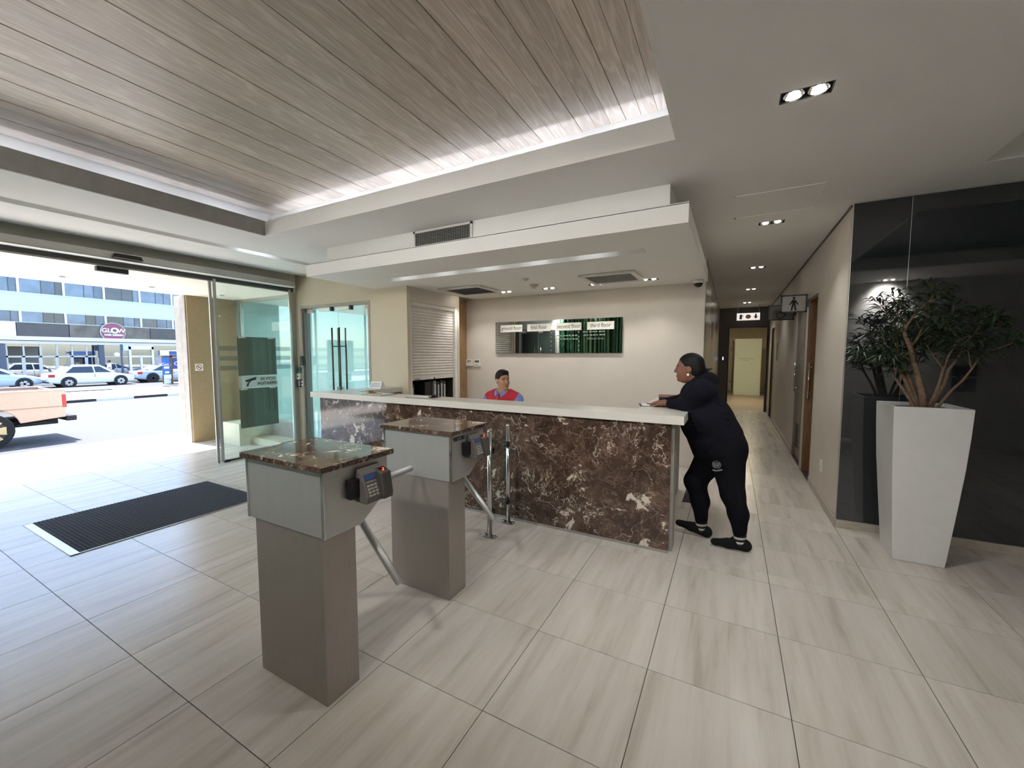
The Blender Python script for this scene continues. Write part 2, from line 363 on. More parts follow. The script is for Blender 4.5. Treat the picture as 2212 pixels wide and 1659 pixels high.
# right-hand recess with cove light
b = MB(); b.box(1.455, 1.475, .9, 4.085, ZC - .001, 3.06); b.box(3.897, 3.917, .9, 4.085, ZC - .001, 3.06); b.box(1.475, 3.897, 4.082, 4.10, ZC - .001, 3.06); b.box(1.475, 3.897, .883, .903, ZC - .001, 3.06)
b.build('recess_fascia', fascia_m, ceiling)
b = MB(); b.box(1.3, 4.05, .75, 4.25, 3.16, 3.17); b.build('recess_panel', dark_m, ceiling)
b = MB(); b.box(1.40, 1.44, 1.4, 2.0, ZC + .035, ZC + .045); b.box(1.40, 1.44, 2.6, 3.6, ZC + .035, ZC + .045); b.build('cove_lamp', led_s, ceiling)
# cove LEDs of the plank recess, in runs with gaps between them
b = MB(); x = -4.45
while x < -.5:
    b.box(x, x + .62, 2.83, 2.85, ZC + .045, ZC + .055); x += .70
b.build('cove_lamp', led_c, ceiling)
b = MB(); y = .0
while y < 2.6:
    b.box(-4.68, -4.66, y, y + .62, ZC + .045, ZC + .055); y += .70
b.build('cove_lamp', led_c, ceiling)
led_added = emat('led_strip_added', '#eef3ff', 50 * LAMP)
b = MB(); b.box(-4.4, -.5, -.16, -.14, ZC + .045, ZC + .055); b.build('cove_lamp', led_added, ceiling)  # unseen strip added along the near edge for extra light on the planks
# access hatch outline
b = MB()
for (x0, x1, y0, y1) in ((-.03, .61, 3.96, 3.972), (-.03, .61, 4.573, 4.585), (-.03, -.018, 3.96, 4.585), (.598, .61, 3.96, 4.585)): b.box(x0, x1, y0, y1, ZC - .004, ZC)
b.build('access_hatch', white_m, ceiling)
b = MB(); b.cyl((-.018, 4.57, ZC - .008), (-.018, 4.57, ZC), .008, n=8); b.build('hatch_catch', black_m, ceiling)
# soffit over the counter
SDL = [(-3.825, 5.60), (-3.136, 5.62), (-2.411, 5.62), (-1.688, 5.61), (-.976, 5.58)]
sh = [(-4.07, -.745, 3.92, 4.11)] + [(x - .115, x + .115, y - .055, y + .055) for x, y in SDL]
b = MB(); plate(b, -4.72, -.315, 3.325, 4.42, ZS, ZS + .145, sh); plate(b, -4.08, -.315, 4.42, YB, ZS, ZS + .145, sh)
b.box(-4.72, -.315, 3.325, 4.42, ZS + .14, ZS + .15)
soffit = b.build('soffit', fascia_m, ceiling)
b = MB(); b.box(-4.45, -.462, 3.43, 3.45, ZS + .15, ZC); b.box(-.482, -.4625, 3.452, YB, ZS + .145, ZC); b.box(-4.4495, -4.43, 3.452, YD, ZS + .145, ZC); b.build('upper_fascia', fascia_m, soffit)
b = MB(); x = -3.9
while x < -.9:
    b.box(x, x + .25, 3.93, 3.945, ZS + .09, ZS + .10); x += .62
b.build('trough_lamp', led_s, soffit)

# ---- walls
def wall(name, boxes, m, bevel=0):
    b = MB()
    for q in boxes: b.box(*q)
    return struct(name, b, m, None, bevel)
wall('wall_back', [(-4.22, XL, YB, YB + .12, 0, ZC)], wall_m)
wall('wall_corridor_left', [(XL - .12, XL, YB + .12, 13.2, 0, ZC)], mat('corridor_gloss_paint', '#9a9083', .25, noise=.03))
wr = wall('wall_corridor_right', [(XR, XR + .12, 4.652, 6.10, 0, ZC), (XR, XR + .12, 6.1, 6.72, 2.33, ZC), (XR, XR + .12, 6.72, 6.92, 0, ZC), (XR, XR + .12, 6.92, 7.72, 2.3, ZC), (XR, XR + .12, 7.72, 11.6, 0, ZC), (XR, XR + .12, 11.6, 12.4, 2.25, ZC), (XR, XR + .12, 12.4, 13.2, 0, ZC), (XR + .12, XR + .2, 6.0, 12.6, 0, ZC)], wall_m)
brown_m = mat('dark_brown_paint', '#4b4036', .5)
wall('wall_corridor_end', [(XL, -.115, 13.2, 13.3, 0, ZC), (.87, 1.02, 13.2, 13.3, 0, ZC), (-.115, .87, 13.2, 13.3, 2.37, ZC)], brown_m)
wall('wall_entrance', [(-6.58, -6.47, YD, YD + .13, 0, ZC + .3), (-6.47, -4.82, YD, YD + .13, 2.40, ZC + .3), (-4.82, -4.08, YD, YD + .06, 0, ZC + .3)], beige_m)
wall('wall_shutter', [(-4.2, -4.083, YD + .062, 5.62, 2.36, ZS), (-4.2, -4.08, 5.62, 5.68, 0, ZS), (-4.64, -4.62, YD + .13, YB, 0, ZS + .1)], wall_m)
wall('wall_rear', [(-6.7, 4.7, -.6, -.5, 0, 3.34)], mat('rear_wall_paint', '#d6d3cd', .6, noise=.02))
wall('wall_side', [(4.6, 4.7, -.5, 4.75, 0, 3.34)], wall_m)
wall('wall_street', [(-6.66, -6.54, -.5, .25, 0, 2.63)], dark_m)
wall('trim_2', [(-6.66, -6.61, -.5, YD, 2.71, 3.34)], mat('lintel_grey', '#5e5e5b', .6))
# dark glass cladding, one sheet after another
b = MB(); b.box(XR + .122, 4.6, 4.652, 4.75, 0, 3.0); wg = struct('wall_glass', b, black_m)
for (x0, x1) in ((XR + .006, 1.277), (1.281, 2.45), (2.454, 3.6), (3.604, 4.6)):
    b = MB(); b.box(x0, x1, 4.634, 4.650, .075, ZC - .005); b.build('glass_panel', darkglass_m, wg)
b = MB(); b.box(XR - .001, XR + .005, 4.632, 4.652, .07, ZC); b.build('edge_trim', alu_m, wg)
b = MB(); b.box(1.2775, 1.2805, 4.632, 4.65, .075, ZC - .005); b.build('joint_strip', alu_m, wg)
# skirtings
for nm, q in (('baseboard_glass', (XR, 4.6, 4.622, 4.650, 0, .072)), ('baseboard_right', (XR - .014, XR, 4.63, 6.08, 0, .085)), ('baseboard_corridor', (XR - .014, XR, 7.76, 11.55, 0, .085)), ('baseboard_left', (XL, XL + .012, 6.22, 13.2, 0, .085))):
    b = MB(); b.box(*q); struct(nm, b, skirt_m, None, .002)
# ---- ceiling/wall shadow line on the right wall
b = MB(); b.box(XR - .01, XR, 4.66, 13.2, ZC - .018, ZC - .002); struct('trim_1', b, char_m)

# ---- adjoining shop behind the glass doors and shopfront
teal_w = mat('shop_wall_paint', '#cfe0dc', .6, noise=.02)
wall('wall_shop', [(-8.9, -8.8, 4.5, 9.2, 0, 3.0), (-8.9, -4.65, 9.1, 9.2, 0, 3.0), (-4.72, -4.65, 4.55, 9.2, 0, 3.0), (-8.9, -4.65, 4.56, 9.2, 2.75, 2.80)], teal_w)
b = MB(); b.box(-8.8, -4.72, 4.56, 9.1, -.03, .0); struct('floor_shop', b, mat('shop_floor', '#9fb3bd', .3))
# ---- room beyond the corridor door
wall('wall_far_room', [(-.75, -.65, 13.3, 20.3, 0, 2.75), (-.75, 2.0, 20.2, 20.3, 0, 2.75), (1.30, 1.40, 13.3, 20.3, 0, 1.45), (1.9, 2.0, 13.3, 20.3, 0, 2.75), (-.75, 2.0, 13.3, 20.3, 2.72, 2.80)], mat('far_room_paint', '#ded6c4', .6))
b = MB(); b.box(-.75, 2.0, 13.2, 20.3, -.03, .0); struct('floor_far_room', b, wood('far_room_boards', '#8a7e6f', '#a09382', '#aa9e8d', 'X', .4))
# ================================================================== STREET SIDE
pave_m = mat('pavement_concrete', '#bdb7ab', .8, noise=.08, nscale=8)
road_m = mat('asphalt', '#47474a', .85, noise=.10, nscale=60, bump=.2, bscale=300)
kerbw_m = mat('kerb_white', '#d8d6d0', .75); kerbb_m = mat('kerb_black', '#2c2d30', .75)
b = MB(); b.prism([(-8.66, -.06), (-8.66, 0), (-11.6, -.26), (-11.75, -.26), (-11.75, -.5), (-8.66, -.5)], -40, 60, 'y'); struct('pavement', b, pave_m)
b = MB(); b.box(-29.5, -11.7, -40, 60, -.9, -.40); b.box(-60, -29.5, -40, 60, -.9, -.60)
road = struct('road', b, road_m)
b = MB()
for y in range(-6, 40, 6): b.box(-17.6, -17.48, y, y + 3, -.40, -.397)
for y in range(-30, 60, 6): b.box(-20.9, -20.8, y, y + 4, -.40, -.397)
b.build('lane_line', kerbw_m, road)
b = MB(); b.box(-29.4, -24.0, -40, 60, -.4, -.31); med = struct('median', b, pave_m)
def kerb_run(x0, x1, z1, L=1.25):
    y = -2.0; k = 0
    while y < 22:
        b = MB(); b.box(x0, x1, y + .01, y + L - .01, -.41, z1); b.build('kerb_stone', kerbb_m if k % 2 == 0 else kerbw_m, med, .01); y += L; k += 1
kerb_run(-24.0, -23.8, -.29); kerb_run(-29.6, -29.4, -.27, 2.2)
b = MB(); b.box(-47.0, -42.2, -40, 60, -.62, -.50); struct('pavement_far', b, pave_m)
# canopy over the entrance and its pier
b = MB(); plate(b, -8.6, -6.58, -6, 9.5, 2.63, 2.95, []); can = struct('canopy', b, mat('canopy_white', '#efe9df', .7, noise=.02))
for y in (.95, 2.0, 2.95, 3.93):
    d = MB(); d.cyl((-7.9, y, 2.622), (-7.9, y, 2.631), .062, n=20); dn = d.build('downlight', white_m, can); d = MB(); d.cyl((-7.9, y, 2.618), (-7.9, y, 2.623), .035, n=16); d.build('lamp', char_m, dn)
conc_m = mat('board_marked_concrete', '#a09990', .85, noise=.12, nscale=9, bump=.3, bscale=40)
b = MB(); b.box(-8.88, -8.66, 3.62, 4.5, -.02, 2.63); b.box(-8.655, -8.5, 3.62, 4.5, -.02, 2.63); pier = struct('wall_pier', b, conc_m)
b = MB(); b.box(-8.5, -8.468, 3.64, 4.44, .0, 2.63); b.build('brown_cladding', mat('brown_render', '#9d8767', .85, noise=.06, nscale=30, bump=.2, bscale=200), pier)
b = MB(); b.box(-8.47, -6.6, YD + .02, YD + .14, 0, .37); struct('wall_shopfront_base', b, conc_m)
b = MB(); b.box(-7.98, -7.46, 3.88, YD + .02, 0, .385); b.box(-7.46, -6.64, 4.1, YD + .02, 0, .10); struct('wall_plinth', b, mat('cream_plaster', '#d8d0b8', .8))
sf = MB(); sf.box(-8.47, -6.6, YD + .02, YD + .08, .37, .41); sf.box(-8.47, -6.6, YD + .02, YD + .08, 2.57, 2.63); sf.box(-8.37, -8.31, YD + .02, YD + .08, .41, 2.57); sf.box(-6.68, -6.6, YD + .02, YD + .08, .41, 2.57)
win1 = struct('window_1', sf, alu_m)
for (x0, x1) in ((-8.47, -8.37), (-8.31, -6.68)):
    b = MB(); b.box(x0, x1, YD + .045, YD + .055, .41, 2.57); b.build('pane', shopglass_m, win1)
# ================================================================== SLIDING ENTRANCE
ent = thing('sliding_entrance', 'wide automatic glass entrance with grey header beam and frosted bands', 'entrance', (-6.5, 2, 0))
b = MB(); b.box(-6.57, -6.39, .26, 4.30, 2.70, 2.79); b.build('header_beam', alu_m, ent, .006)
b = MB(); b.box(-6.385, -6.565, .26, 4.30, 2.695, 2.7); b.build('header_edge', white_m, ent)
b = MB(); b.box(-6.60, -6.54, .26, 4.36, 2.64, 2.70); b.build('track', char_m, ent)
b = MB(); b.box(-6.60, -6.578, 4.32, YD - .002, 0, 2.64); b.box(-6.585, -6.565, 3.10, 3.135, 0, 2.64); b.build('jamb', alu_m, ent)
b = MB(); b.box(-6.58, -6.57, 3.13, 4.33, .01, 2.64); fx = b.build('glass_panel', glass_m, ent)
b = MB(); b.box(-6.535, -6.525, 3.16, 4.28, .03, 2.64); sl = b.build('sliding_panel', glass_m, ent)
b = MB(); b.box(-6.545, -6.515, 3.14, 3.17, .02, 2.66); b.box(-6.545, -6.515, 4.26, 4.29, .02, 2.66); b.build('stile', alu_m, sl)
b = MB(); b.box(-6.545, -6.515, 3.17, 4.26, .005, .03); b.build('bottom_seal', char_m, sl)
b = MB(); b.box(-6.55, -6.51, 3.17, 3.24, 0, .03); b.build('floor_guide', black_m, sl)
for z0 in (1.646, 1.499, 1.352):
    b = MB(); b.box(-6.5685, -6.5665, 3.15, 4.32, z0, z0 + .066); b.build('frosted_band', stripe_m, fx)
poster_m = mat('poster_back', '#59624f', .6, noise=.1, nscale=3)
for (z0, z1, lb) in ((1.262, 1.857, 'dark green poster back on entrance glass, above the camera notice'), (.455, 1.065, 'dark green poster back on entrance glass, below the camera notice')):
    p = thing('poster', lb, 'poster', (-6.56, 3.735, z0))
    b = MB(); b.box(-6.565, -6.561, 3.44, 4.03, z0, z1); b.build('sheet', poster_m, p)
    b = MB(); b.box(-6.5612, -6.560, 3.67, 3.69, z0, z1); b.box(-6.5612, -6.56, 3.80, 3.82, z0, z1); b.build('fold', mat('poster_fold', '#5e6c60', .6), p)
    for y in (3.46, 3.90):
        b = MB(); b.box(-6.5612, -6.5595, y, y + .1, z1 - .02, z1 - .005); b.build('tape', paper_m, p)
s = thing('camera_notice', 'white CCTV notice on entrance glass, seen mirrored from inside', 'sign', (-6.563, 3.765, 1.075))
b = MB(); b.box(-6.566, -6.562, 3.50, 4.03, 1.075, 1.252); b.build('sheet', paper_m, s)
ink_m = mat('black_ink', '#17191a', .7)
text('CCTV IN', .062, (-6.5615, 3.885, 1.2), '-x', ink_m, s, bold=.0015); text('OPERATION', .062, (-6.5615, 3.875, 1.13), '-x', ink_m, s, bold=.0015, sx=.92)
b = MB()
b.prism([(3.53, 1.19), (3.545, 1.165), (3.685, 1.19), (3.705, 1.225), (3.69, 1.235)], -6.5618, -6.5605, 'x'); b.prism([(3.57, 1.15), (3.60, 1.15), (3.62, 1.175), (3.59, 1.172)], -6.5618, -6.5605, 'x'); b.prism([(3.545, 1.10), (3.575, 1.095), (3.59, 1.15), (3.57, 1.155)], -6.5618, -6.5605, 'x')
b.build('camera_pictogram', ink_m, s)
# ---- sensors on the header
s = thing('door_sensor', 'black motion sensor bar on the front of the header beam', 'sensor', (-6.36, 2.17, 2.70))
b = MB(); b.prism([(2.03, 2.715), (2.31, 2.715), (2.29, 2.765), (2.045, 2.765)], -6.39, -6.34, 'x'); b.build('housing', black_m, s, .008)
b = MB(); b.box(-6.342, -6.338, 2.06, 2.28, 2.718, 2.728); b.build('lens_strip', mat('dark_red_lens', '#3a1414', .2), s)
s = thing('door_sensor', 'dark rectangular sensor box hanging outside below the header', 'sensor', (-6.66, 2.09, 2.55))
b = MB(); b.box(-6.68, -6.61, 1.96, 2.25, 2.575, 2.655); b.build('housing', black_m, s, .004)
b = MB(); b.box(-6.66, -6.64, 2.10, 2.11, 2.655, 2.70); b.build('bracket', char_m, s)
# no-smoking sign on the pier
s = thing('no_smoking_sign', 'small white no smoking sign on the brown pier outside', 'sign', (-8.46, 3.77, 1.29))
b = MB(); b.box(-8.468, -8.464, 3.715, 3.84, 1.295, 1.42); b.build('plate', paper_m, s)
red_m = mat('sign_red', '#a8322f', .5)
b = MB()
for k in range(20):
    a0, a1 = 2 * math.pi * k / 20, 2 * math.pi * (k + 1) / 20
    b.prism([(3.778 + .048 * math.cos(a0), 1.358 + .048 * math.sin(a0)), (3.778 + .048 * math.cos(a1), 1.358 + .048 * math.sin(a1)), (3.778 + .038 * math.cos(a1), 1.358 + .038 * math.sin(a1)), (3.778 + .038 * math.cos(a0), 1.358 + .038 * math.sin(a0))], -8.464, -8.4625, 'x')
b.prism([(3.742, 1.388), (3.75, 1.396), (3.814, 1.328), (3.806, 1.32)], -8.464, -8.462, 'x'); b.build('red_ring', red_m, s)
b = MB(); b.box(-8.464, -8.463, 3.755, 3.80, 1.353, 1.361); b.build('cigarette', ink_m, s)
# ---- double glass doors in the entrance wall
b = MB(); b.box(-6.47, -6.43, YD - .006, YD + .12, 0, 2.40); b.box(-4.86, -4.82, YD - .006, YD + .12, 0, 2.40); b.box(-6.43, -4.86, YD - .006, YD + .12, 2.36, 2.40)
d1 = struct('door_1', b, taupe_f)
b = MB(); b.box(-6.43, -6.40, YD + .02, YD + .13, 0, 2.36); b.build('reveal', mat('reveal_grey', '#77736a', .5), d1)
for (x0, x1, hx) in ((-6.395, -5.632, -5.72), (-5.622, -4.865, -5.545)):
    b = MB(); b.box(x0, x1, YD + .085, YD + .095, .01, 2.35); lf = b.build('glass_leaf', shopglass_m, d1)
    b = MB()
    b.tube([(hx, YD + .03, .55), (hx, YD + .03, 2.02)], .014, 12); b.cyl((hx, YD + .03, 1.72), (hx, YD + .15, 1.72), .008, n=8); b.cyl((hx, YD + .03, .8), (hx, YD + .15, .8), .008, n=8); b.tube([(hx, YD + .15, .55), (hx, YD + .15, 2.02)], .014, 12)
    b.build('pull_handle', mat('dark_steel_bar', '#5f574e', .3, metal=1), lf)
    b = MB(); b.box(x0 + (.0 if x0 < -6 else .62), x0 + (.13 if x0 < -6 else .75), YD + .07, YD + .11, 2.29, 2.355); b.build('patch_fitting', mat('beige_fitting', '#d9c3b4', .4), lf)
    b = MB(); q = (x0 + .32, x0 + .60) if x0 < -6 else (x0 + .0, x0 + .28); b.box(q[0], q[1], YD + .055, YD + .10, 2.30, 2.365); b.build('magnet_lock', alu_m, lf)
    b = MB(); b.box(q[1], q[1] + .05, YD + .055, YD + .10, 2.295, 2.36); b.build('lock_cap', black_m, lf)
    b = MB(); b.box(x0 if x0 > -6 else x1 - .06, x0 + .06 if x0 > -6 else x1, YD + .07, YD + .11, .84, 1.06); b.build('lock_case', alu_m, lf)
# door controls left of the doors
def unit(name, label, cat, x0, x1, z0, z1, d, m, extra=None):
    t = thing(name, label, cat, ((x0 + x1) / 2, YD - d / 2, z0)); b = MB(); b.box(x0, x1, YD - d, YD, z0, z1); b.build('case', m, t, .006)
    if extra: extra(t, x0, x1, z0, z1, d)
def ex_green(t, x0, x1, z0, z1, d):
    b = MB(); b.box(x0 + .018, x1 - .018, YD - d - .004, YD - d, z0 + .02, z1 - .02); b.build('push_button', mat('dark_teal', '#123a3a', .4), t)
def ex_key(t, x0, x1, z0, z1, d):
    for r in range(4):
        for c in range(3):
            b = MB(); b.box(x0 + .012 + c * .02, x0 + .026 + c * .02, YD - d - .003, YD - d, z0 + .02 + r * .024, z0 + .036 + r * .024); b.build('key', alu_m, t)
def ex_lens(t, x0, x1, z0, z1, d):
    b = MB(); b.cyl(((x0 + x1) / 2, YD - d - .006, (z0 + z1) / 2), ((x0 + x1) / 2, YD - d, (z0 + z1) / 2), .014, n=14); b.build('knob', black_m, t)
unit('door_reader', 'tall black proximity reader on the door frame, topmost of the controls', 'reader', -6.475, -6.405, 1.40, 1.56, .035, black_m, lambda t, x0, x1, z0, z1, d: MB().box(x0 + .015, x1 - .015, YD - d - .003, YD - d, z1 - .035, z1 - .02).build('status_light', mat('dark_lens', '#2a3a3c', .2), t))
unit('exit_button', 'small green exit button on the beige strip left of glass doors', 'button', -6.565, -6.49, 1.275, 1.375, .03, mat('green_plastic', '#3e8a72', .4), ex_green)
unit('key_switch', 'white and black key switch under the green exit button', 'switch', -6.575, -6.495, 1.16, 1.262, .04, white_pl, ex_lens)
unit('door_keypad', 'small black keypad below the key switch beside glass doors', 'keypad', -6.56, -6.485, 1.03, 1.155, .035, black_m, ex_key)
unit('call_box', 'cream plastic box right of the small black keypad', 'box', -6.478, -6.43, 1.05, 1.14, .03, white_pl, ex_lens)

# ================================================================== RECEPTION COUNTER
ctr = thing('reception_counter', 'long reception counter with brown marble front and white U-shaped top', 'counter', (-2.5, 3.6, 0))
SX0, SX1, ST, SB = -4.69, -.30, 1.115, 1.05
b = MB(); b.box(SX0, SX1, 3.30, 3.63, SB, ST); b.box(-.705, SX1, 3.63, 5.1, SB, ST); b.box(-4.57, -4.2, 3.63, YD - .002, SB, ST)
b.build('worktop', slab_m, ctr)
px = [-4.575, -3.53, -2.485, -1.44, -.392]
for i in range(4):
    b = MB(); b.box(px[i] + .0008, px[i + 1] - .0008, 3.352, 3.376, .022, SB - .001); b.build('marble_panel', marble_m, ctr)
b = MB(); b.box(-4.57, -.40, 3.35, 3.372, 0, .022); b.build('plinth', grey_lam, ctr)
b = MB(); b.box(-4.56, -.405, 3.377, 3.42, .0, SB); b.box(-.46, -.375, 3.40, 3.56, .0, SB); b.build('carcass', mat('laminate_light', '#a7a39b', .5), ctr)
b = MB(); b.box(-.56, -.50, 3.56, 5.05, 0, SB); b.build('return_panel', grey_lam, ctr)
b = MB(); b.box(-4.5, -4.44, 3.42, YD - .01, 0, SB); b.build('return_panel', grey_lam, ctr)
b = MB(); b.box(-4.0, -.6, 3.44, 3.95, .70, .735); b.build('desk_top', slab_m, ctr)
for x in (-4.0, -.64):
    b = MB(); b.box(x, x + .04, 3.44, 3.93, 0, .70); b.build('desk_leg', grey_lam, ctr)

# things on the counter
def clipboard(label, c, rz, w=.23, l=.32, board='#3b3d40', clipm=None, pen=None):
    t = thing('clipboard', label, 'clipboard', (c[0], c[1], ST), rz)
    b = MB(); b.box(-l / 2, l / 2, -w / 2, w / 2, 0, .004); b.build('board', mat('board' + board, board, .5), t, local=True)
    b = MB(); b.box(-l / 2 + .02, l / 2 - .01, -w / 2 + .01, w / 2 - .01, .004, .007); b.build('paper', paper_m, t, local=True)
    b = MB(); b.box(l / 2 - .05, l / 2 - .005, -.06, .06, .007, .016); b.prism([(l / 2 - .03, .016), (l / 2 - .02, .03), (l / 2 + .035, .04), (l / 2 + .03, .034)], -.035, .035, 'y'); b.build('clip', clipm or black_m, t, local=True)
    if pen:
        b = MB(); b.cyl((-.08, .03, .012), (.08, .05, .012), .005, n=8); b.build('pen', pen, t, local=True)
    return t
brass = mat('brass_clip', '#8d8054', .35, metal=.6)
t = clipboard('clipboard with brass clip and tan pen at left end of counter', (-3.66, 3.47), R(176), .24, .34, '#56595c', brass, mat('tan_pen', '#a5762f', .4))
clipboard('dark clipboard with black clip, nearer the seated man', (-2.99, 3.47), R(4), .22, .32, '#3b3d40', black_m)
clipboard('clipboard with pen in front of the leaning woman', (-.60, 3.93), R(15), .21, .30, '#2f3134', mat('olive_clip', '#6c6747', .4, metal=.5), mat('olive_pen', '#5d5836', .4))
t = thing('desk_calendar', 'white tent shaped desk calendar on left return of counter', 'calendar', (-4.36, 4.10, ST), R(4))
b = MB(); b.prism([(-.06, 0), (.06, 0), (.012, .10), (-.012, .10)], -.12, .12, 'y') if 0 else b.prism([(-.05, 0), (.05, 0), (.01, .095), (-.01, .095)], -.1, .1, 'x'); b.build('card', paper_m, t, local=True)
lb = MB()
for r in range(3):
    for c in range(6):
        y0, z0 = -.05 + .04 * (.25 + .22 * r), .095 * (.25 + .22 * r); lb.box(-.08 + c * .028, -.065 + c * .028, y0 - .003, y0 + .002, z0, z0 + .008)
lb.build('printed_dates', mat('calendar_ink', '#7c86b0', .7), t, local=True)
t = thing('register_book', 'thick dark red register book under the woman’s forearm'.replace('’', "'"), 'book', (-.50, 4.27, ST), R(8))
b = MB(); b.box(-.13, .13, -.15, .15, .055, .062); b.box(-.13, .13, -.15, .15, 0, .006); b.build('cover', mat('dark_red_cover', '#7c2f2b', .5), t, .002, local=True)
b = MB(); b.box(-.125, .125, -.156, -.15, 0, .062); b.build('spine', mat('black_spine', '#1d1516', .5), t, local=True)
b = MB(); b.box(-.12, .125, -.145, .145, .006, .055); b.build('pages', paper_m, t, local=True)
b = MB(); b.box(-.05, .06, -.1575, -.156, .022, .04); b.build('spine_label', paper_m, t, local=True)

# ================================================================== TURNSTILES
def turnstile(label, y0, visitors):
    t = thing('turnstile', label, 'turnstile', (-1.795, y0 + .09, 0), 0, 'tripod turnstiles')
    b = MB(); b.box(-2.044, -1.546, y0, y0 + .18, 0, .79); b.build('column', steel_dk, t, .003)
    prof = [(y0 - .008, .785), (y0 + .19, .785), (y0 + .36, .905), (y0 + .36, 1.085), (y0 - .008, 1.085)]
    b = MB(); b.prism(prof, -2.085, -1.515, 'x'); hd_ = b.build('head', steel_m, t, .004)
    for xa, xb in ((-2.088, -2.075), (-1.53, -1.512)):
        b = MB(); b.box(xa, xb, y0 - .011, y0 - .005, .785, 1.085); b.build('edge_trim', chrome_m, hd_)
    b = MB(); b.box(-2.105, -1.492, y0 - .03, y0 + .385, 1.085, 1.11); b.build('marble_cap', marble_top, t, .003)
    hub = Vector((-1.795, y0 + .32, .845)); ax = Vector((0, .578, -.816))
    b = MB(); b.cyl(hub - ax * .06, hub + ax * .045, .075, .065, 24); hb = b.build('hub', steel_m, t)
    for d, L in (((0, 1, .02), .52), ((.707, 0, -.707), .55), ((-.707, 0, -.707), .55)):
        d = Vector(d).normalized(); b = MB(); b.tube([hub + d * .02, hub + d * (L - .004), hub + d * L], [.019, .019, .016], 16); b.build('arm', steel_m, t)
    # reader on the passage-side face
    X1 = -1.515; ya, yb = y0 + .155, y0 + .295
    b = MB(); b.box(X1, X1 + .035, ya - .05, ya + .03, .93, 1.02); b.build('mounting_block', black_m, t, .006)
    rd_m = mat('reader_grey', '#66625d', .5); rk_m = mat('reader_charcoal', '#4b4945', .5)
    rp = [(X1, .905), (X1 + .075, .90), (X1 + .085, .93), (X1 + .05, 1.035), (X1 + .02, 1.06), (X1, 1.062)]
    b = MB(); b.prism([(x, z) for x, z in rp], ya, yb, 'y'); rd = b.build('reader', rd_m, t, .006)
    b = MB(); b.prism([(X1 + .02, .905), (X1 + .098, .905), (X1 + .10, .93), (X1 + .085, 1.03), (X1 + .02, 1.05)], yb - .055, yb + .004, 'y'); b.build('finger_module', rk_m, rd, .005)
    # sloping front plane of the keypad: from (X1+.085,.93) to (X1+.05,1.035)
    def onface(u, y, off): return (X1 + .085 - .035 * u + off, y, .93 + .105 * u + off * .33)
    def pad(u0, u1, ya_, yb_, off=.003):
        v = [onface(u0, ya_, .0), onface(u0, yb_, .0), onface(u1, yb_, 0), onface(u1, ya_, 0)]; w = [onface(u0, ya_, off), onface(u0, yb_, off), onface(u1, yb_, off), onface(u1, ya_, off)]
        q = MB(); q.poly(v + w, [(0, 3, 2, 1), (4, 5, 6, 7), (0, 1, 5, 4), (1, 2, 6, 5), (2, 3, 7, 6), (3, 0, 4, 7)]); return q
    pad(.74, .97, ya + .012, ya + .072).build('screen', mat('blue_lcd', '#3c4a76', .2, emit=.08), rd)
    key_m = mat('reader_key', '#a7a49c', .5)
    for r in range(4):
        for c in range(3):
            pad(.05 + r * .135, .14 + r * .135, ya + .014 + c * .02, ya + .028 + c * .02, .004).build('key', key_m, rd)
    pad(.60, .70, ya + .012, ya + .072, .002).build('function_keys', mat('reader_key_dark', '#85817a', .5), rd)
    b = MB(); b.box(X1 + .045, X1 + .07, yb - .04, yb - .012, 1.04, 1.046); b.build('sensor_window', mat('sensor_black', '#2a0f10', .2), rd)
    b = MB(); b.box(X1 + .062, X1 + .070, yb - .032, yb - .024, 1.036, 1.0462); b.build('status_light', emat('red_led', '#ff4a38', 1.2) if 'red_led' not in MATS else MATS['red_led'], rd)
    if visitors:
        text('VISITORS', .036, (X1 + .001, y0 + .072, 1.05), '+x', ink_m, t, bold=.001, sx=.86)
    return t
turnstile('nearest steel tripod turnstile with marble cap, unlettered side', 1.118, False)
turnstile('farther steel tripod turnstile lettered VISITORS, closer to the counter', 2.020, True)
# glass barrier posts by the counter
gb = thing('barrier_gate', 'low glass barrier between two steel posts beside marble counter', 'barrier', (-1.8, 3.1, 0))
for y, ztop in ((2.93, .93), (3.262, .93)):
    b = MB(); b.tube([(-1.80, y, .012), (-1.80, y, ztop)], .0205, 18); b.ball((-1.80, y, ztop), .0205, 8); p = b.build('post', chrome_m, gb)
    b = MB(); b.box(-1.86, -1.74, y - .028, y + .028, 0, .014); b.build('base_plate', chrome_m, p, .006)
    for x in (-1.85, -1.75):
        q = MB(); q.cyl((x, y, .014), (x, y, .024), .012, n=10); q.build('bolt', chrome_m, p)
    for z in (.22, .76):
        q = MB(); yy = y + (.03 if y < 3.1 else -.03); q.cyl((-1.818, yy, z), (-1.782, yy, z), .028, n=18); q.build('glass_clamp', black_m, p)
b = MB(); b.box(-1.804, -1.796, 2.965, 3.23, .12, .88); b.build('glass_panel', pane_m, gb)

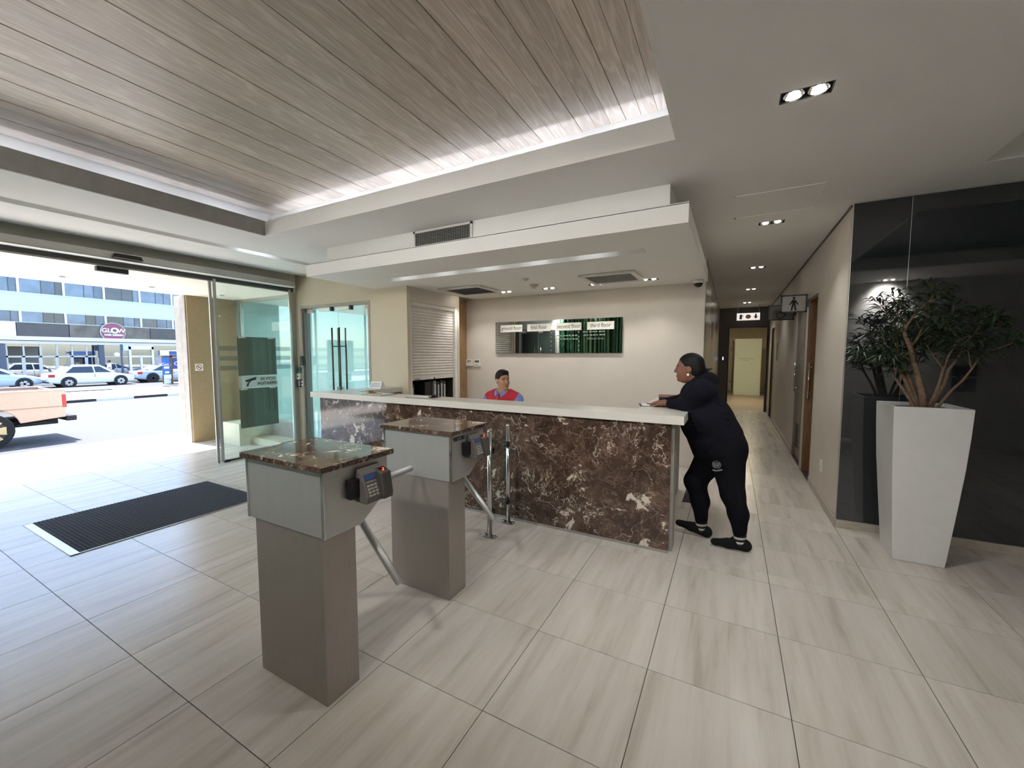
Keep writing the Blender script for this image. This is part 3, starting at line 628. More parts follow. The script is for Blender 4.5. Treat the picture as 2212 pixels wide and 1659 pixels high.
# ================================================================== ROLLER SHUTTER CUPBOARD
sh_t = thing('shutter_cupboard', 'white roller shutter half lowered over a cupboard of binders', 'cupboard', (-4.15, 5.05, 0))
shm = mat('shutter_white', '#cfc9c0', .45)
b = MB(); b.box(-4.14, -4.10, 4.485, 4.53, .72, 2.36); b.box(-4.14, -4.085, 5.56, 5.62, .72, 2.36); b.box(-4.14, -4.10, 4.52, 5.56, 2.30, 2.36); b.build('frame', white_pl, sh_t)
zz = 2.30; n = 0
while zz > 1.27:
    b = MB(); b.prism([(-4.135, zz - .042), (-4.127, zz - .042), (-4.121, zz - .022), (-4.127, zz - .001), (-4.135, zz - .001)], 4.52, 5.56, 'y'); b.build('slat', shm, sh_t); zz -= .043
b = MB(); b.box(-4.14, -4.118, 4.52, 5.56, zz - .065, zz - .001); bb = b.build('bottom_rail', shm, sh_t, .003)
b = MB(); b.box(-4.118, -4.112, 4.60, 4.72, zz - .055, zz - .045); b.build('finger_pull', char_m, bb); b = MB(); b.cyl((-4.12, 5.05, zz - .05), (-4.11, 5.05, zz - .05), .014, n=12); b.build('lock', black_m, bb)
ink_dark = mat('cupboard_dark', '#241d1a', .6)
b = MB(); b.box(-4.60, -4.58, 4.50, 5.58, .70, 2.30); b.box(-4.58, -4.12, 4.50, 5.58, .70, .72); b.box(-4.58, -4.14, 4.485, 4.50, .70, 2.3); b.box(-4.58, -4.14, 5.58, 5.60, .70, 2.3); b.build('carcass', ink_dark, sh_t)
b = MB(); b.box(-4.20, -4.10, 4.485, 5.615, 0, .70); b.build('lower_panel', wall_m, sh_t)
BD = [('black lever arch binder, leftmost in the shutter cupboard', 4.535, '#131417', .28), ('white backed binder beside the leftmost black one', 4.61, '#3c3234', .29), ('wide black box file in the middle of the cupboard', 4.95, '#121317', .31), ('grey spined binder right of the black box file', 5.13, '#77757a', .32), ('black binder with white spine label in cupboard', 5.215, '#17181b', .30), ('black binder with tall mottled label in cupboard', 5.30, '#1b1c1f', .32), ('thin dark binder, rightmost in the shutter cupboard', 5.375, '#2c2a2a', .30)]
for k, (lb, y, c, h) in enumerate(BD):
    t = thing('binder', lb, 'binder', (-4.3, y, .72), 0, 'binders in the shutter cupboard'); w = .13 if k == 2 else .065
    b = MB(); b.box(-4.46, -4.17, y - w / 2, y + w / 2, .72, .72 + h + .13); b.build('case', mat('binder' + c, c, .5), t, .003)
    if k != 2:
        b = MB(); b.box(-4.17, -4.168, y - .018, y + .018, .72 + h * .35, .72 + h + .08); b.build('spine_label', mat('label_grey', '#b5b3b4', .6, noise=.3, nscale=40), t)
        b = MB(); b.cyl((-4.17, y, .80), (-4.1675, y, .80), .014, n=14); b.build('finger_hole', black_m, t)
b = MB(); b.box(-4.24, -4.22, 5.68, YB, 0, ZS); struct('wall_oak_panel', b, woodz_m)
# thermostats on the back wall
for (lb, x0, x1, dark) in (('rounded white room sensor, left of the display thermostat', -4.225, -4.09, 0), ('square white thermostat with grey display, on back wall', -4.05, -3.92, 1)):
    t = thing('thermostat', lb, 'thermostat', ((x0 + x1) / 2, YB - .015, 1.37)); b = MB(); b.box(x0, x1, YB - .028, YB, 1.375, 1.50); b.build('case', white_pl, t, .012 if not dark else .004, seg=3)
    if dark:
        b = MB(); b.box(x0 + .02, x1 - .02, YB - .0295, YB - .028, 1.445, 1.485); b.build('display', mat('lcd_grey', '#5a605a', .3), t)
        b = MB(); b.box(x0 + .025, x1 - .06, YB - .0295, YB - .028, 1.395, 1.41); b.box(x0 + .085, x1 - .025, YB - .0295, YB - .028, 1.395, 1.41); b.build('buttons', mat('button_grey', '#9a988f', .5), t)
    else:
        b = MB(); b.prism([(x0 + .02, 1.44), (x1 - .03, 1.46), (x1 - .02, 1.485), (x0 + .03, 1.485)], YB - .0295, YB - .028, 'y'); b.build('vent', mat('button_grey', '#9a988f', .5), t)
# ================================================================== FLOOR DIRECTORY
q = YB / 6.23
dy = thing('directory_sign', 'mirrored floor directory sign with four white name plates', 'sign', (-2.51, YB - .02, 1.61))
b = MB(); b.box(-3.595, -1.428, YB - .034, YB - .028, 1.61, 2.137); b.build('mirror_panel', mirror_m, dy)
b = MB(); b.box(-3.5, -3.46, YB - .028, YB, 1.7, 2.05); b.box(-1.56, -1.52, YB - .028, YB, 1.7, 2.05); b.build('standoff', alu_m, dy)
sgn_ink = mat('sign_grey_ink', '#3b3d3c', .6); pale_ink = mat('pale_ink', '#8b938a', .5)
for i, s in enumerate(('ground floor', 'first floor', 'second floor', 'third floor')):
    xc = (-3.286, -2.779, -2.264, -1.757)[i]
    b = MB(); b.box(xc - .207, xc + .207, YB - .038, YB - .034, 1.965, 2.083); pl = b.build('name_plate', mat('plate_cream', '#dedcd0', .4), dy)
    text(s, .088, (xc, YB - .0385, 2.028), '-y', sgn_ink, pl, sx=.86)
for (s, x, z) in (('Thubiz', -3.47, 1.86), ('Mortimer Harvey', -1.83, 1.83)):
    text(s, .042, (x, YB - .0345, z), '-y', pale_ink, dy, sx=.85, extrude=.0005)
for (xa, z) in ((-2.03, 1.935), (-2.02, 1.885), (-2.46, 1.885), (-2.45, 1.83)):
    lb_ = MB()
    for k in range(7): lb_.box(xa + k * .05, xa + k * .05 + .038 - .012 * (k % 3 == 1), YB - .0348, YB - .034, z - .008, z + .008)
    lb_.build('faded_print', pale_ink, dy)['kind'] = 'stuff'
for x in (-3.545, -2.56, -2.095):
    for k in range(5):
        b = MB(); b.cyl((x, YB - .037, 1.655 + k * .07), (x, YB - .034, 1.655 + k * .07), .008, n=10); b.build('stud', alu_m, dy)
# ================================================================== LAMPS AND CEILING FITTINGS
lamp_e = emat('downlight_lamp', '#fff6ea', 16)
refl_m = mat('lamp_reflector', '#d9d9d6', .12, metal=1, noise=0)
def downlight(label, x, y, z, power, w=.11, group='twin recessed downlights', spot=True, ang=110, aim=(0, 0, -1), soft=.05):
    t = thing('recessed_downlight', label, 'downlight', (x, y, z - .0), 0, group); h = .054
    b = MB(); b.box(x - w, x - w + .004, y - h, y + h, z, z + .07); b.box(x + w - .004, x + w, y - h, y + h, z, z + .07); b.box(x - w, x + w, y - h, y - h + .004, z, z + .07); b.box(x - w, x + w, y + h - .004, y + h, z, z + .07); b.box(x - w, x + w, y - h, y + h, z + .065, z + .07)
    b.build('housing', black_m, t)
    for s in (-1, 1):
        cx = x + s * w * .47
        b = MB(); b.tube([(cx, y, z + .004), (cx, y, z + .018), (cx, y, z + .035)], [.046, .041, .028], 20, cap=False); rf = b.build('reflector', refl_m, t)
        b = MB(); b.ball((cx, y, z + .006), .027, 8, (1, 1, .5)); b.build('lamp', lamp_e, rf)
    b = MB(); b.box(x - w + .004, x + w - .004, y - h + .004, y + h - .004, z + .011, z + .013); b.bm.free()
    if spot:
        point_light('downlight_beam', 'SPOT', (x, y, z - .01), power, t, spot_size=R(ang), spot_blend=.7, shadow_soft_size=soft).rotation_euler = Vector(aim).to_track_quat('-Z', 'Y').to_euler()
    return t
for (x, y), lb, p in zip(DL_CORR, ('twin square downlight nearest the camera, above the tiled floor', 'twin downlight beside the ceiling hatch at the corridor mouth', 'second twin downlight along the corridor ceiling', 'third twin downlight along the corridor ceiling', 'farthest twin downlight, before the corridor door'), (28, 12, 8, 7, 8)):
    downlight(lb, x, y, ZC, p)
for (x, y), lb in zip(SDL, ('twin downlight beside the dark grille, leftmost under the soffit', 'second twin downlight from the shutter under the soffit', 'middle twin downlight of five under the soffit', 'fourth twin downlight under the soffit, above the mirrored sign', 'rightmost twin downlight under the soffit, near the pale cassette')):
    downlight(lb, x, y, ZS, 9, .113)
# cassettes under the soffit
def cassette(label, x0, x1, y0, y1, mesh_m):
    t = thing('air_cassette', label, 'air conditioner', ((x0 + x1) / 2, (y0 + y1) / 2, ZS - .03)); b = MB()
    f = .06; z0 = ZS - .028
    for q in ((x0, x1, y0, y0 + f), (x0, x1, y1 - f, y1), (x0, x0 + f, y0 + f, y1 - f), (x1 - f, x1, y0 + f, y1 - f)): b.box(*q, z0, ZS - .0005)
    b.build('frame', white_pl, t, .008)
    b = MB(); b.box(x0 + f, x1 - f, y0 + f, y1 - f, ZS - .012, ZS - .0005); b.build('grille_back', mesh_m, t)
    yy = y0 + f + .02
    while yy < y1 - f - .01:
        b = MB(); b.box(x0 + f, x1 - f, yy, yy + .012, ZS - .018, ZS - .012); b.build('grille_bar', mesh_m, t); yy += .034
cassette('ceiling cassette with dark grille, next to the roller shutter', -3.86, -3.14, 4.84, 5.50, mat('grille_dark', '#4b4d52', .6))
cassette('ceiling cassette with pale grille at right end of soffit', -1.70, -1.02, 4.85, 5.50, mat('grille_pale', '#8d8b89', .6))
t = thing('smoke_detector', 'small flat white disc detector between the two cassettes', 'detector', (-2.37, 4.755, ZS - .02)); b = MB(); b.cyl((-2.37, 4.755, ZS - .022), (-2.37, 4.755, ZS - .001), .035, .045, 20); b.build('disc', white_pl, t); b = MB(); b.cyl((-2.37, 4.755, ZS - .027), (-2.37, 4.755, ZS - .022), .016, n=14); b.build('lens', alu_m, t)
t = thing('smoke_detector', 'larger cream domed detector behind the flat disc one', 'detector', (-2.457, 5.2, ZS - .05)); cm = mat('cream_plastic', '#cfc5ac', .5); b = MB(); b.cyl((-2.457, 5.2, ZS - .02), (-2.457, 5.2, ZS - .001), .06, .065, 22); b.build('base', cm, t); b = MB(); b.cyl((-2.457, 5.2, ZS - .055), (-2.457, 5.2, ZS - .02), .028, .045, 20); b.build('head', cm, t)
t = thing('dome_camera', 'white dome security camera under the right end of soffit', 'camera', (-.415, 5.9, ZS - .11))
b = MB(); b.cyl((-.415, 5.9, ZS - .045), (-.415, 5.9, ZS - .001), .062, .066, 26); b.build('body', white_pl, t); b = MB(); b.ball((-.415, 5.9, ZS - .045), .056, 12, (1, 1, .95)); b.build('dome', mat('dome_black', '#0e0f12', .08), t)
# supply grille in the upper fascia
t = thing('supply_grille', 'white framed air grille with dark slats in upper fascia', 'air vent', (-2.67, 3.43, 2.72)); gx0, gx1, gz0, gz1 = -3.045, -2.29, 2.722, 2.893
b = MB(); b.box(gx0, gx0 + .025, 3.415, 3.43, gz0, gz1); b.box(gx1 - .025, gx1, 3.415, 3.43, gz0, gz1); b.box(gx0, gx1, 3.415, 3.43, gz1 - .02, gz1); b.box(gx0, gx1, 3.415, 3.43, gz0, gz0 + .012); b.build('frame', white_pl, t)
b = MB(); b.box(gx0 + .025, gx1 - .025, 3.4285, 3.4295, gz0, gz1 - .02); b.build('back', mat('grille_black', '#1b1c1e', .7), t)
for k in range(9):
    z = gz0 + .016 + k * .0155; b = MB(); b.prism([(3.418, z), (3.422, z + .006), (3.428, z + .006), (3.424, z)], gx0 + .025, gx1 - .025, 'x'); b.build('slat', alu_m, t)
for k in range(24):
    x = gx0 + .05 + k * .0285; b = MB(); b.box(x, x + .004, 3.424, 3.428, gz0 + .012, gz1 - .02); b.build('blade', alu_m, t)
# ================================================================== ENTRANCE MAT
t = thing('entrance_mat', 'charcoal ribbed entrance mat set in a steel frame', 'mat', (-5.13, 1.825, 0)); mx0, mx1, my0, my1 = -5.735, -4.527, 1.07, 2.585
b = MB(); b.box(mx0, mx0 + .012, my0, my1, 0, .008); b.box(mx1 - .012, mx1, my0, my1, 0, .008); b.box(mx0, mx1, my0, my0 + .055, 0, .006); b.box(mx0, mx1, my1 - .012, my1, 0, .008); b.build('frame', alu_m, t)
b = MB(); b.box(mx0 + .012, mx1 - .012, my0 + .055, my1 - .012, 0, .006); carpet = mat('mat_carpet', '#33343a', .95, noise=.35, nscale=160); b.build('carpet_base', carpet, t)
b = MB(); y = my0 + .06
while y < my1 - .03:
    b.box(mx0 + .013, mx1 - .013, y, y + .015, .006, .010); y += .027
b.build('rib_rows', carpet, t)['kind'] = 'stuff'
# ================================================================== CORRIDOR
wood_door = woody_m
b = MB(); b.box(XR + .075, XR + .119, 6.14, 6.68, 0, 2.29); d2 = struct('door_2', b, wood_door)
b = MB(); b.box(XR + .0, XR + .12, 6.10, 6.14, 0, 2.33); b.box(XR - .004, XR + .12, 6.68, 6.72, 0, 2.33); b.box(XR, XR + .12, 6.14, 6.68, 2.29, 2.33); b.build('door_frame', wood_door, d2)
b = MB(); b.tube([(XR + .02, 6.62, 1.0), (XR + .02, 6.62, 1.48)], .011, 12); b.cyl((XR + .02, 6.62, 1.06), (XR + .08, 6.62, 1.06), .007, n=8); b.cyl((XR + .02, 6.62, 1.42), (XR + .08, 6.62, 1.42), .007, n=8); b.build('pull_handle', chrome_m, d2)
b = MB(); b.box(XR + .072, XR + .076, 6.3, 6.36, 1.75, 1.86); b.build('door_plate', mat('brass_plate', '#a8843e', .4, metal=.6), d2)
door_grey = mat('door_grey_laminate', '#8f877a', .35)
b = MB(); b.box(XR + .03, XR + .07, 6.95, 7.69, .005, 2.27); d3 = struct('door_3', b, door_grey)
b = MB(); b.box(XR - .003, XR + .12, 6.92, 6.95, 0, 2.3); b.box(XR - .003, XR + .12, 7.69, 7.72, 0, 2.3); b.box(XR, XR + .12, 6.95, 7.69, 2.27, 2.3); b.build('door_frame', mat('door_frame_grey', '#6f675c', .4), d3)
b = MB(); b.tube([(XR - .035, 7.52, 1.02), (XR - .035, 7.52, 1.48)], .012, 12); b.cyl((XR - .035, 7.52, 1.08), (XR + .03, 7.52, 1.08), .007, n=8); b.cyl((XR - .035, 7.52, 1.42), (XR + .03, 7.52, 1.42), .007, n=8); b.build('pull_handle', chrome_m, d3)
b = MB(); b.box(XR + .026, XR + .03, 7.2, 7.24, 1.5, 1.66); b.build('push_plate', alu_m, d3)
b = MB(); b.box(XR + .022, XR + .03, 7.3, 7.62, .16, .56); vg = b.build('vent_grille', mat('vent_beige', '#7c7465', .5), d3)
for k in range(8):
    b = MB(); z = .19 + k * .045; b.prism([(XR + .014, z), (XR + .022, z + .02), (XR + .022, z + .028), (XR + .014, z + .008)], 7.32, 7.60, 'y'); b.build('louvre', mat('vent_dark', '#4a443b', .6), vg)
b = MB(); b.box(XR + .03, XR + .06, 11.63, 12.37, .005, 2.22); d4 = struct('door_4', b, brown_m)
b = MB(); b.box(XR - .003, XR + .1, 11.6, 11.63, 0, 2.25); b.box(XR - .003, XR + .1, 12.37, 12.4, 0, 2.25); b.build('door_frame', mat('brown_dark', '#30271f', .5), d4)
b = MB(); b.cyl((XR - .03, 11.75, 1.05), (XR + .03, 11.75, 1.05), .03, n=14); b.build('door_knob', char_m, d4)
b = MB(); b.box(XR - .004, XR, 10.8, 10.95, 1.45, 1.85); tag(b.build('wall_plaque', mat('plaque_dark', '#2f2a25', .4)), 'narrow dark plaque on corridor right wall before the end', 'plaque')
# toilet flag signs
def flag(label, y, z0, z1, w, wheel):
    t = thing('toilet_sign', label, 'sign', (XR - w / 2, y, z0), 0, 'projecting toilet signs'); x0, x1 = XR - w - .02, XR - .02
    fm = mat('sign_black_frame', '#141414', .4); f = .018
    b = MB(); b.box(x0, x1, y - .012, y + .012, z0, z0 + f); b.box(x0, x1, y - .012, y + .012, z1 - f, z1); b.box(x0, x0 + f, y - .012, y + .012, z0, z1); b.box(x1 - f, x1, y - .012, y + .012, z0, z1); b.build('frame', fm, t)
    b = MB(); b.box(x1, XR, y - .01, y + .01, (z0 + z1) / 2 - .05, (z0 + z1) / 2 + .05); b.build('wall_bracket', fm, t)
    b = MB(); b.box(x0 + f, x1 - f, y - .004, y + .004, z0 + f, z1 - f); b.build('panel', mat('sign_satin_glass', '#9a978f', .35) if not wheel else mat('sign_satin_dark', '#5a564f', .35), t)
    cx = (x0 + x1) / 2; zb = z0 + f + .01; h = z1 - z0 - 2 * f - .02; yp = y - .006; b = MB()
    def disc(c, r, n=14): b.prism([(c[0] + r * math.cos(2 * math.pi * k / n), c[1] + r * math.sin(2 * math.pi * k / n)) for k in range(n)], yp - .001, yp + .002, 'y')
    def bar(p, q, r): d = Vector((q[0] - p[0], q[1] - p[1])).normalized(); n = Vector((-d.y, d.x)) * r; b.prism([(p[0] + n.x, p[1] + n.y), (q[0] + n.x, q[1] + n.y), (q[0] - n.x, q[1] - n.y), (p[0] - n.x, p[1] - n.y)], yp - .001, yp + .002, 'y')
    if not wheel:
        disc((cx, zb + h * .9), h * .085); bar((cx, zb + h * .78), (cx, zb + h * .42), h * .10)
        for s in (-1, 1): bar((cx + s * h * .07, zb + h * .74), (cx + s * h * .26, zb + h * .42), h * .045); bar((cx + s * h * .05, zb + h * .45), (cx + s * h * .13, zb), h * .055)
    else:
        disc((cx, zb + h * .9), h * .08); bar((cx, zb + h * .8), (cx, zb + h * .45), h * .06); bar((cx, zb + h * .48), (cx + h * .22, zb + h * .46), h * .05); bar((cx + h * .22, zb + h * .46), (cx + h * .32, zb + h * .15), h * .045)
        for k in range(14):
            a0 = R(100 + 250 * k / 14); a1 = R(100 + 250 * (k + 1) / 14); r = h * .27; bar((cx - .01 + r * math.cos(a0), zb + h * .3 + r * math.sin(a0)), (cx - .01 + r * math.cos(a1), zb + h * .3 + r * math.sin(a1)), h * .035)
    b.build('pictogram', ink_m, t)
flag('projecting black framed toilet sign with standing figure pictogram', 6.78, 2.16, 2.40, .30, False)
flag('projecting black framed toilet sign with wheelchair pictogram, farther back', 8.05, 2.15, 2.40, .36, True)
# socket
t = thing('power_socket', 'white double socket low on the corridor corner wall', 'socket', (XR - .006, 5.38, .33)); b = MB(); b.box(XR - .012, XR, 5.33, 5.43, .33, .45); b.build('plate', white_pl, t, .003); b = MB(); b.box(XR - .015, XR - .012, 5.36, 5.40, .36, .38); b.box(XR - .015, XR - .012, 5.36, 5.40, .40, .42); b.build('switch', white_pl, t)
# hanging exit sign
t = thing('exit_sign', 'hanging white sign with extinguisher, red disc and red arrow', 'sign', (.36, 12.6, 2.53)); ex0, ex1, ez0, ez1 = .085, .62, 2.50, 2.69
b = MB(); b.box(ex0, ex1, 12.59, 12.61, ez0, ez1); b.build('panel', emat('sign_lit_white', '#d8d8d2', .35), t)
b = MB(); b.cyl((ex0 + .02, 12.6, ez1), (ex0 + .02, 12.6, ZC), .006, n=8); b.cyl((ex1 - .02, 12.6, ez1), (ex1 - .02, 12.6, ZC), .006, n=8); b.build('hanger', alu_m, t)
b = MB(); b.prism([(.15, 2.53), (.21, 2.53), (.21, 2.63), (.195, 2.655), (.165, 2.655), (.15, 2.63)], 12.586, 12.59, 'y'); b.prism([(.205, 2.65), (.235, 2.64), (.235, 2.59), (.225, 2.59), (.225, 2.63), (.2, 2.64)], 12.586, 12.59, 'y'); b.build('extinguisher_pictogram', mat('dark_red_print', '#7a2420', .5), t)
b = MB(); b.prism([(.352 + .062 * math.cos(2 * math.pi * k / 24), 2.595 + .055 * math.sin(2 * math.pi * k / 24)) for k in range(24)], 12.586, 12.59, 'y'); b.build('red_disc', mat('pink_red_print', '#c4807f', .5), t)
b = MB(); b.prism([(.505, 2.66), (.545, 2.66), (.545, 2.60), (.58, 2.60), (.525, 2.535), (.47, 2.60), (.505, 2.60)], 12.586, 12.59, 'y'); b.build('red_arrow', mat('strong_red_print', '#a12a2a', .5), t)
# corridor end door: dark frame, glass leaf, bar handle
b = MB(); b.box(-.115, -.075, 13.18, 13.3, 0, 2.37); b.box(.83, .87, 13.18, 13.3, 0, 2.37); b.box(-.075, .83, 13.18, 13.3, 2.33, 2.37); d5 = struct('door_5', b, mat('door_dark_frame', '#231c17', .4))
b = MB(); b.box(-.06, -.05, 13.3, 14.15, .01, 2.32); lf = b.build('glass_leaf', glass_m, d5)
b = MB(); b.tube([(.03, 13.55, .55), (.03, 13.55, 2.0)], .013, 10); b.cyl((-.05, 13.55, .8), (.03, 13.55, .8), .008, n=8); b.cyl((-.05, 13.55, 1.75), (.03, 13.55, 1.75), .008, n=8); b.build('pull_handle', mat('dark_steel_bar', '#5f574e', .3, metal=1), lf)
b = MB(); b.box(.86, .89, 13.14, 13.2, 0, .2); b.build('door_stop', black_m, d5)
t = thing('access_keypad', 'black access keypad with lit blue window beside corridor door', 'keypad', (-.20, 13.19, 1.40)); b = MB(); b.box(-.245, -.185, 13.175, 13.2, 1.38, 1.56); b.build('case', black_m, t, .005); b = MB(); b.box(-.232, -.205, 13.173, 13.176, 1.43, 1.52); b.build('window', emat('blue_window', '#a9a9ff', 1.1), t)
b = MB(); b.box(XL, XL + .006, 8.0, 8.1, 1.85, 2.25); tag(b.build('wall_plaque', mat('plaque_metal', '#8d8577', .25, metal=.6)), 'slim metal plaque high on corridor left wall', 'plaque')
# far room contents
t = thing('glass_partition', 'tall pale green glass partition in the room beyond corridor', 'partition', (.55, 18.2, 0)); b = MB(); b.box(.1, .98, 18.2, 18.215, .03, 2.2); b.build('glass_sheet', mat('etched_glass', '#b7c2b2', .25, noise=.03), t); b = MB(); b.box(.1, .98, 18.19, 18.225, 0, .03); b.box(.98, 1.0, 18.19, 18.225, 0, 2.2); b.build('frame', alu_m, t)
b = MB(); b.box(.25, .75, 18.196, 18.1995, 1.42, 1.44); b.box(.35, .62, 18.196, 18.1995, 1.36, 1.375); b.build('etched_line', mat('etch_grey', '#7f8f80', .5), t)
t = thing('vertical_blinds', 'cream vertical blinds above the far room side wall', 'blinds', (1.35, 16, 1.45)); 
for k in range(22):
    b = MB(); y = 13.9 + k * .28; b.box(1.33, 1.345, y, y + .22, 1.46, 2.68); b.build('blind_strip', mat('blind_cream', '#d6c8b2', .7), t)
b = MB(); b.box(1.32, 1.38, 13.6, 20.1, 2.68, 2.72); b.build('head_rail', alu_m, t)
t = thing('ceiling_panel_light', 'square lit ceiling panel in the room beyond corridor', 'ceiling light', (.4, 15.6, 2.7)); b = MB(); b.box(.1, .7, 15.3, 15.9, 2.69, 2.72); b.build('frame', white_pl, t); b = MB(); b.box(.14, .66, 15.34, 15.86, 2.683, 2.69); b.build('diffuser', emat('panel_warm', '#fff0d2', 20), t)
t = thing('shop_panel_light', 'square lit ceiling panel in the shop behind glass doors', 'ceiling light', (-6.2, 6.6, 2.72)); b = MB(); b.box(-6.8, -5.6, 6.3, 6.9, 2.72, 2.75); b.build('frame', white_pl, t); b = MB(); b.box(-6.75, -5.65, 6.35, 6.85, 2.713, 2.72); b.build('diffuser', emat('panel_cool', '#eef8ff', 26), t)
# shop sign board, read from the other side
t = thing('shop_sign_board', 'white sign board behind shopfront glass with mirrored lettering', 'sign', (-7.35, 4.62, 2.03)); b = MB(); b.box(-7.62, -6.62, 4.62, 4.635, 2.03, 2.19); b.build('board', mat('board_white', '#dfe6e4', .5), t); text('VELOCITY', .13, (-7.02, 4.6195, 2.11), '+y', mat('pale_grey_ink', '#9fb0b0', .5), t, sx=1.15)
# ================================================================== REAR WALL (seen in the mirrors)
b = MB(); b.box(-6.45, -5.12, -.5, -.47, 0, 2.45); d6 = struct('door_6', b, taupe_f)
for x0, x1 in ((-6.40, -5.80), (-5.77, -5.17)):
    b = MB(); b.box(x0, x1, -.47, -.455, .01, 2.40); lf = b.build('glass_leaf', mat('tinted_door_glass', '#3a3d3d', .06, spec=.8, noise=.05), d6); xx = x1 - .1 if x0 < -6 else x0 + .1
    b = MB(); b.tube([(xx, -.40, .9), (xx, -.40, 1.9)], .014, 10); b.cyl((xx, -.455, 1.0), (xx, -.40, 1.0), .008, n=8); b.cyl((xx, -.455, 1.8), (xx, -.40, 1.8), .008, n=8); b.build('pull_handle', chrome_m, lf)
    b = MB(); b.box(x0, x0 + .16, -.455, -.44, 2.32, 2.40); b.build('patch_fitting', white_pl, lf)
mu = thing('bamboo_mural', 'large green bamboo mural panel on rear wall, seen in the mirror', 'mural', (-3.8, -.49, .0)); b = MB(); b.box(-5.02, -2.45, -.499, -.485, .3, 2.8); b.build('backing', mat('bamboo_shade', '#10371f', .4, noise=.4, nscale=5), mu)
bc = [mat('bamboo_a', '#3f7553', .35, noise=.2), mat('bamboo_b', '#2b5a3e', .35, noise=.2), mat('bamboo_c', '#6f9a6c', .35, noise=.2), mat('bamboo_d', '#9cb27c', .4, noise=.2)]
x = -4.99
while x < -2.5:
    r = random.uniform(.018, .045); ln = random.uniform(-.06, .06); b = MB(); zs = .31; pts = []; rs = []
    while zs < 2.79:
        st = min(random.uniform(.22, .34), 2.79 - zs); u0 = (zs - .3) / 2.5; u1 = (zs + st - .3) / 2.5
        for z_, rr in ((zs, r * 1.1), (zs + .012, r * .93), (zs + st - .012, r * .93)): pts.append((x + r + ln * (z_ - .3) / 2.5, -.43, z_)); rs.append(rr)
        zs += st
    b.tube(pts, rs, 8); b.build('culm', bc[int(random.random() * 3.3)], mu); x += r * 2 + random.uniform(.0, .03)
b = MB(); b.box(3.2, 3.75, -.5, -.485, 1.7, 1.95); tag(b.build('wall_sign_plate', mat('plate_blue_grey', '#6f7885', .3)), 'blue grey wall plate on rear wall right of camera', 'sign')
t = thing('lift_call_panel', 'black call panel with steel bar on the rear wall', 'call panel', (3.5, -.48, 1.1)); b = MB(); b.box(3.35, 3.65, -.5, -.475, .95, 1.4); b.build('plate', black_m, t); b = MB(); b.box(3.46, 3.49, -.475, -.465, 1.02, 1.25); b.build('bar', alu_m, t)
for k, (x, p, aim, ang) in enumerate(((-5.0, 110, (0, -.75, -1), 95), (-3.75, 56, (.1, 1, -.5), 80), (-2.5, 58, (.05, 1, -.5), 80), (-1.25, 58, (0, 1, -.5), 80), (.6, 52, (0, 1, -.5), 90), (2.4, 170, (0, -.75, -1), 95))):  # fill lamps added behind the camera to brighten the lobby
    downlight('added twin fill downlight over the rear wall, %s from the street' % ('first', 'second', 'third', 'fourth', 'fifth', 'sixth')[k], x, -.30, ZC, p, ang=ang, aim=aim, soft=.12, group='added fill downlights over the rear wall')
# ================================================================== PLANTER
pc = Vector((1.30, 4.235, 0)); pt = thing('tall_planter', 'tall white tapered square planter by the dark glass wall', 'planter', pc)
pm = mat('planter_white', '#d0d0cd', .3, noise=.02)
b = MB(); rings = []
prof = [(0, .148), (.06, .153), (.25, .166), (.5, .183), (.75, .199), (1.0, .210), (1.2, .2155)]
inner = [(1.2, .190), (1.15, .188)]
for z, h in prof + inner: rings.append([b.bm.verts.new(pc + Vector((sx * h, sy * h, z))) for sx, sy in ((-1, -1), (1, -1), (1, 1), (-1, 1))])
for i in range(len(rings) - 1):
    for k in range(4): b.bm.faces.new((rings[i][k], rings[i][(k + 1) % 4], rings[i + 1][(k + 1) % 4], rings[i + 1][k]))
b.bm.faces.new(rings[0][::-1]); b.bm.faces.new(rings[-1]); b.build('pot', pm, pt, .006)
b = MB(); b.box(1.30 - .186, 1.30 + .186, 4.235 - .186, 4.235 + .186, 1.148, 1.17); b.build('soil', mat('potting_soil', '#2c2119', .95, noise=.4, nscale=60, bump=.6, bscale=90), pt)
pl = thing('potted_tree', 'dark leafy shrub with bare brown stems growing in white planter', 'plant', (1.30, 4.235, 1.165))
bark = mat('bark_brown', '#7b6350', .8, noise=.25, nscale=40, bump=.4, bscale=120); leaf_m = mat('narrow_leaf', '#2c3d26', .4, noise=.35, nscale=5)
rng = random.Random(11); B0 = Vector((1.30, 4.22, 1.16)); tips = []
def branch(p, d, L, r, depth):
    pts = [p.copy()]; rs = [r]; n = 5
    for i in range(n):
        d = (d + Vector((rng.uniform(-.22, .22), rng.uniform(-.22, .22), rng.uniform(-.10, .12)))).normalized(); p = p + d * L / n; pts.append(p.copy()); rs.append(r * (1 - .5 * (i + 1) / n))
        if depth == 0 and i >= 2 or depth >= 1: tips.append((p.copy(), d.copy(), depth))
    bb = MB(); bb.tube(pts, rs, 7); bb.build('stem' if depth == 0 else 'branch', bark, pl)
    if depth < 2:
        for q in range(3 if depth == 0 else 2):
            a = rng.uniform(0, 6.28); dd = (d * .55 + Vector((math.cos(a), math.sin(a) * .8, rng.uniform(-.05, .5))) * .75).normalized(); branch(pts[rng.choice((3, 4, 5))], dd, L * rng.uniform(.36, .52), rs[-1] * .8, depth + 1)
for (dx, dy, dz, L, r, ox) in ((-.32, -.05, 1, .52, .018, -.03), (.02, 0, 1, .62, .026, 0), (.22, .05, 1, .55, .014, .04), (-.55, .1, 1, .45, .012, -.05), (.42, -.1, 1, .46, .011, .06), (-.08, .18, 1, .62, .015, -.01), (.12, -.15, 1, .55, .012, .02)):
    branch(B0 + Vector((ox, rng.uniform(-.04, .04), 0)), Vector((dx, dy, dz)).normalized(), L, r, 0)
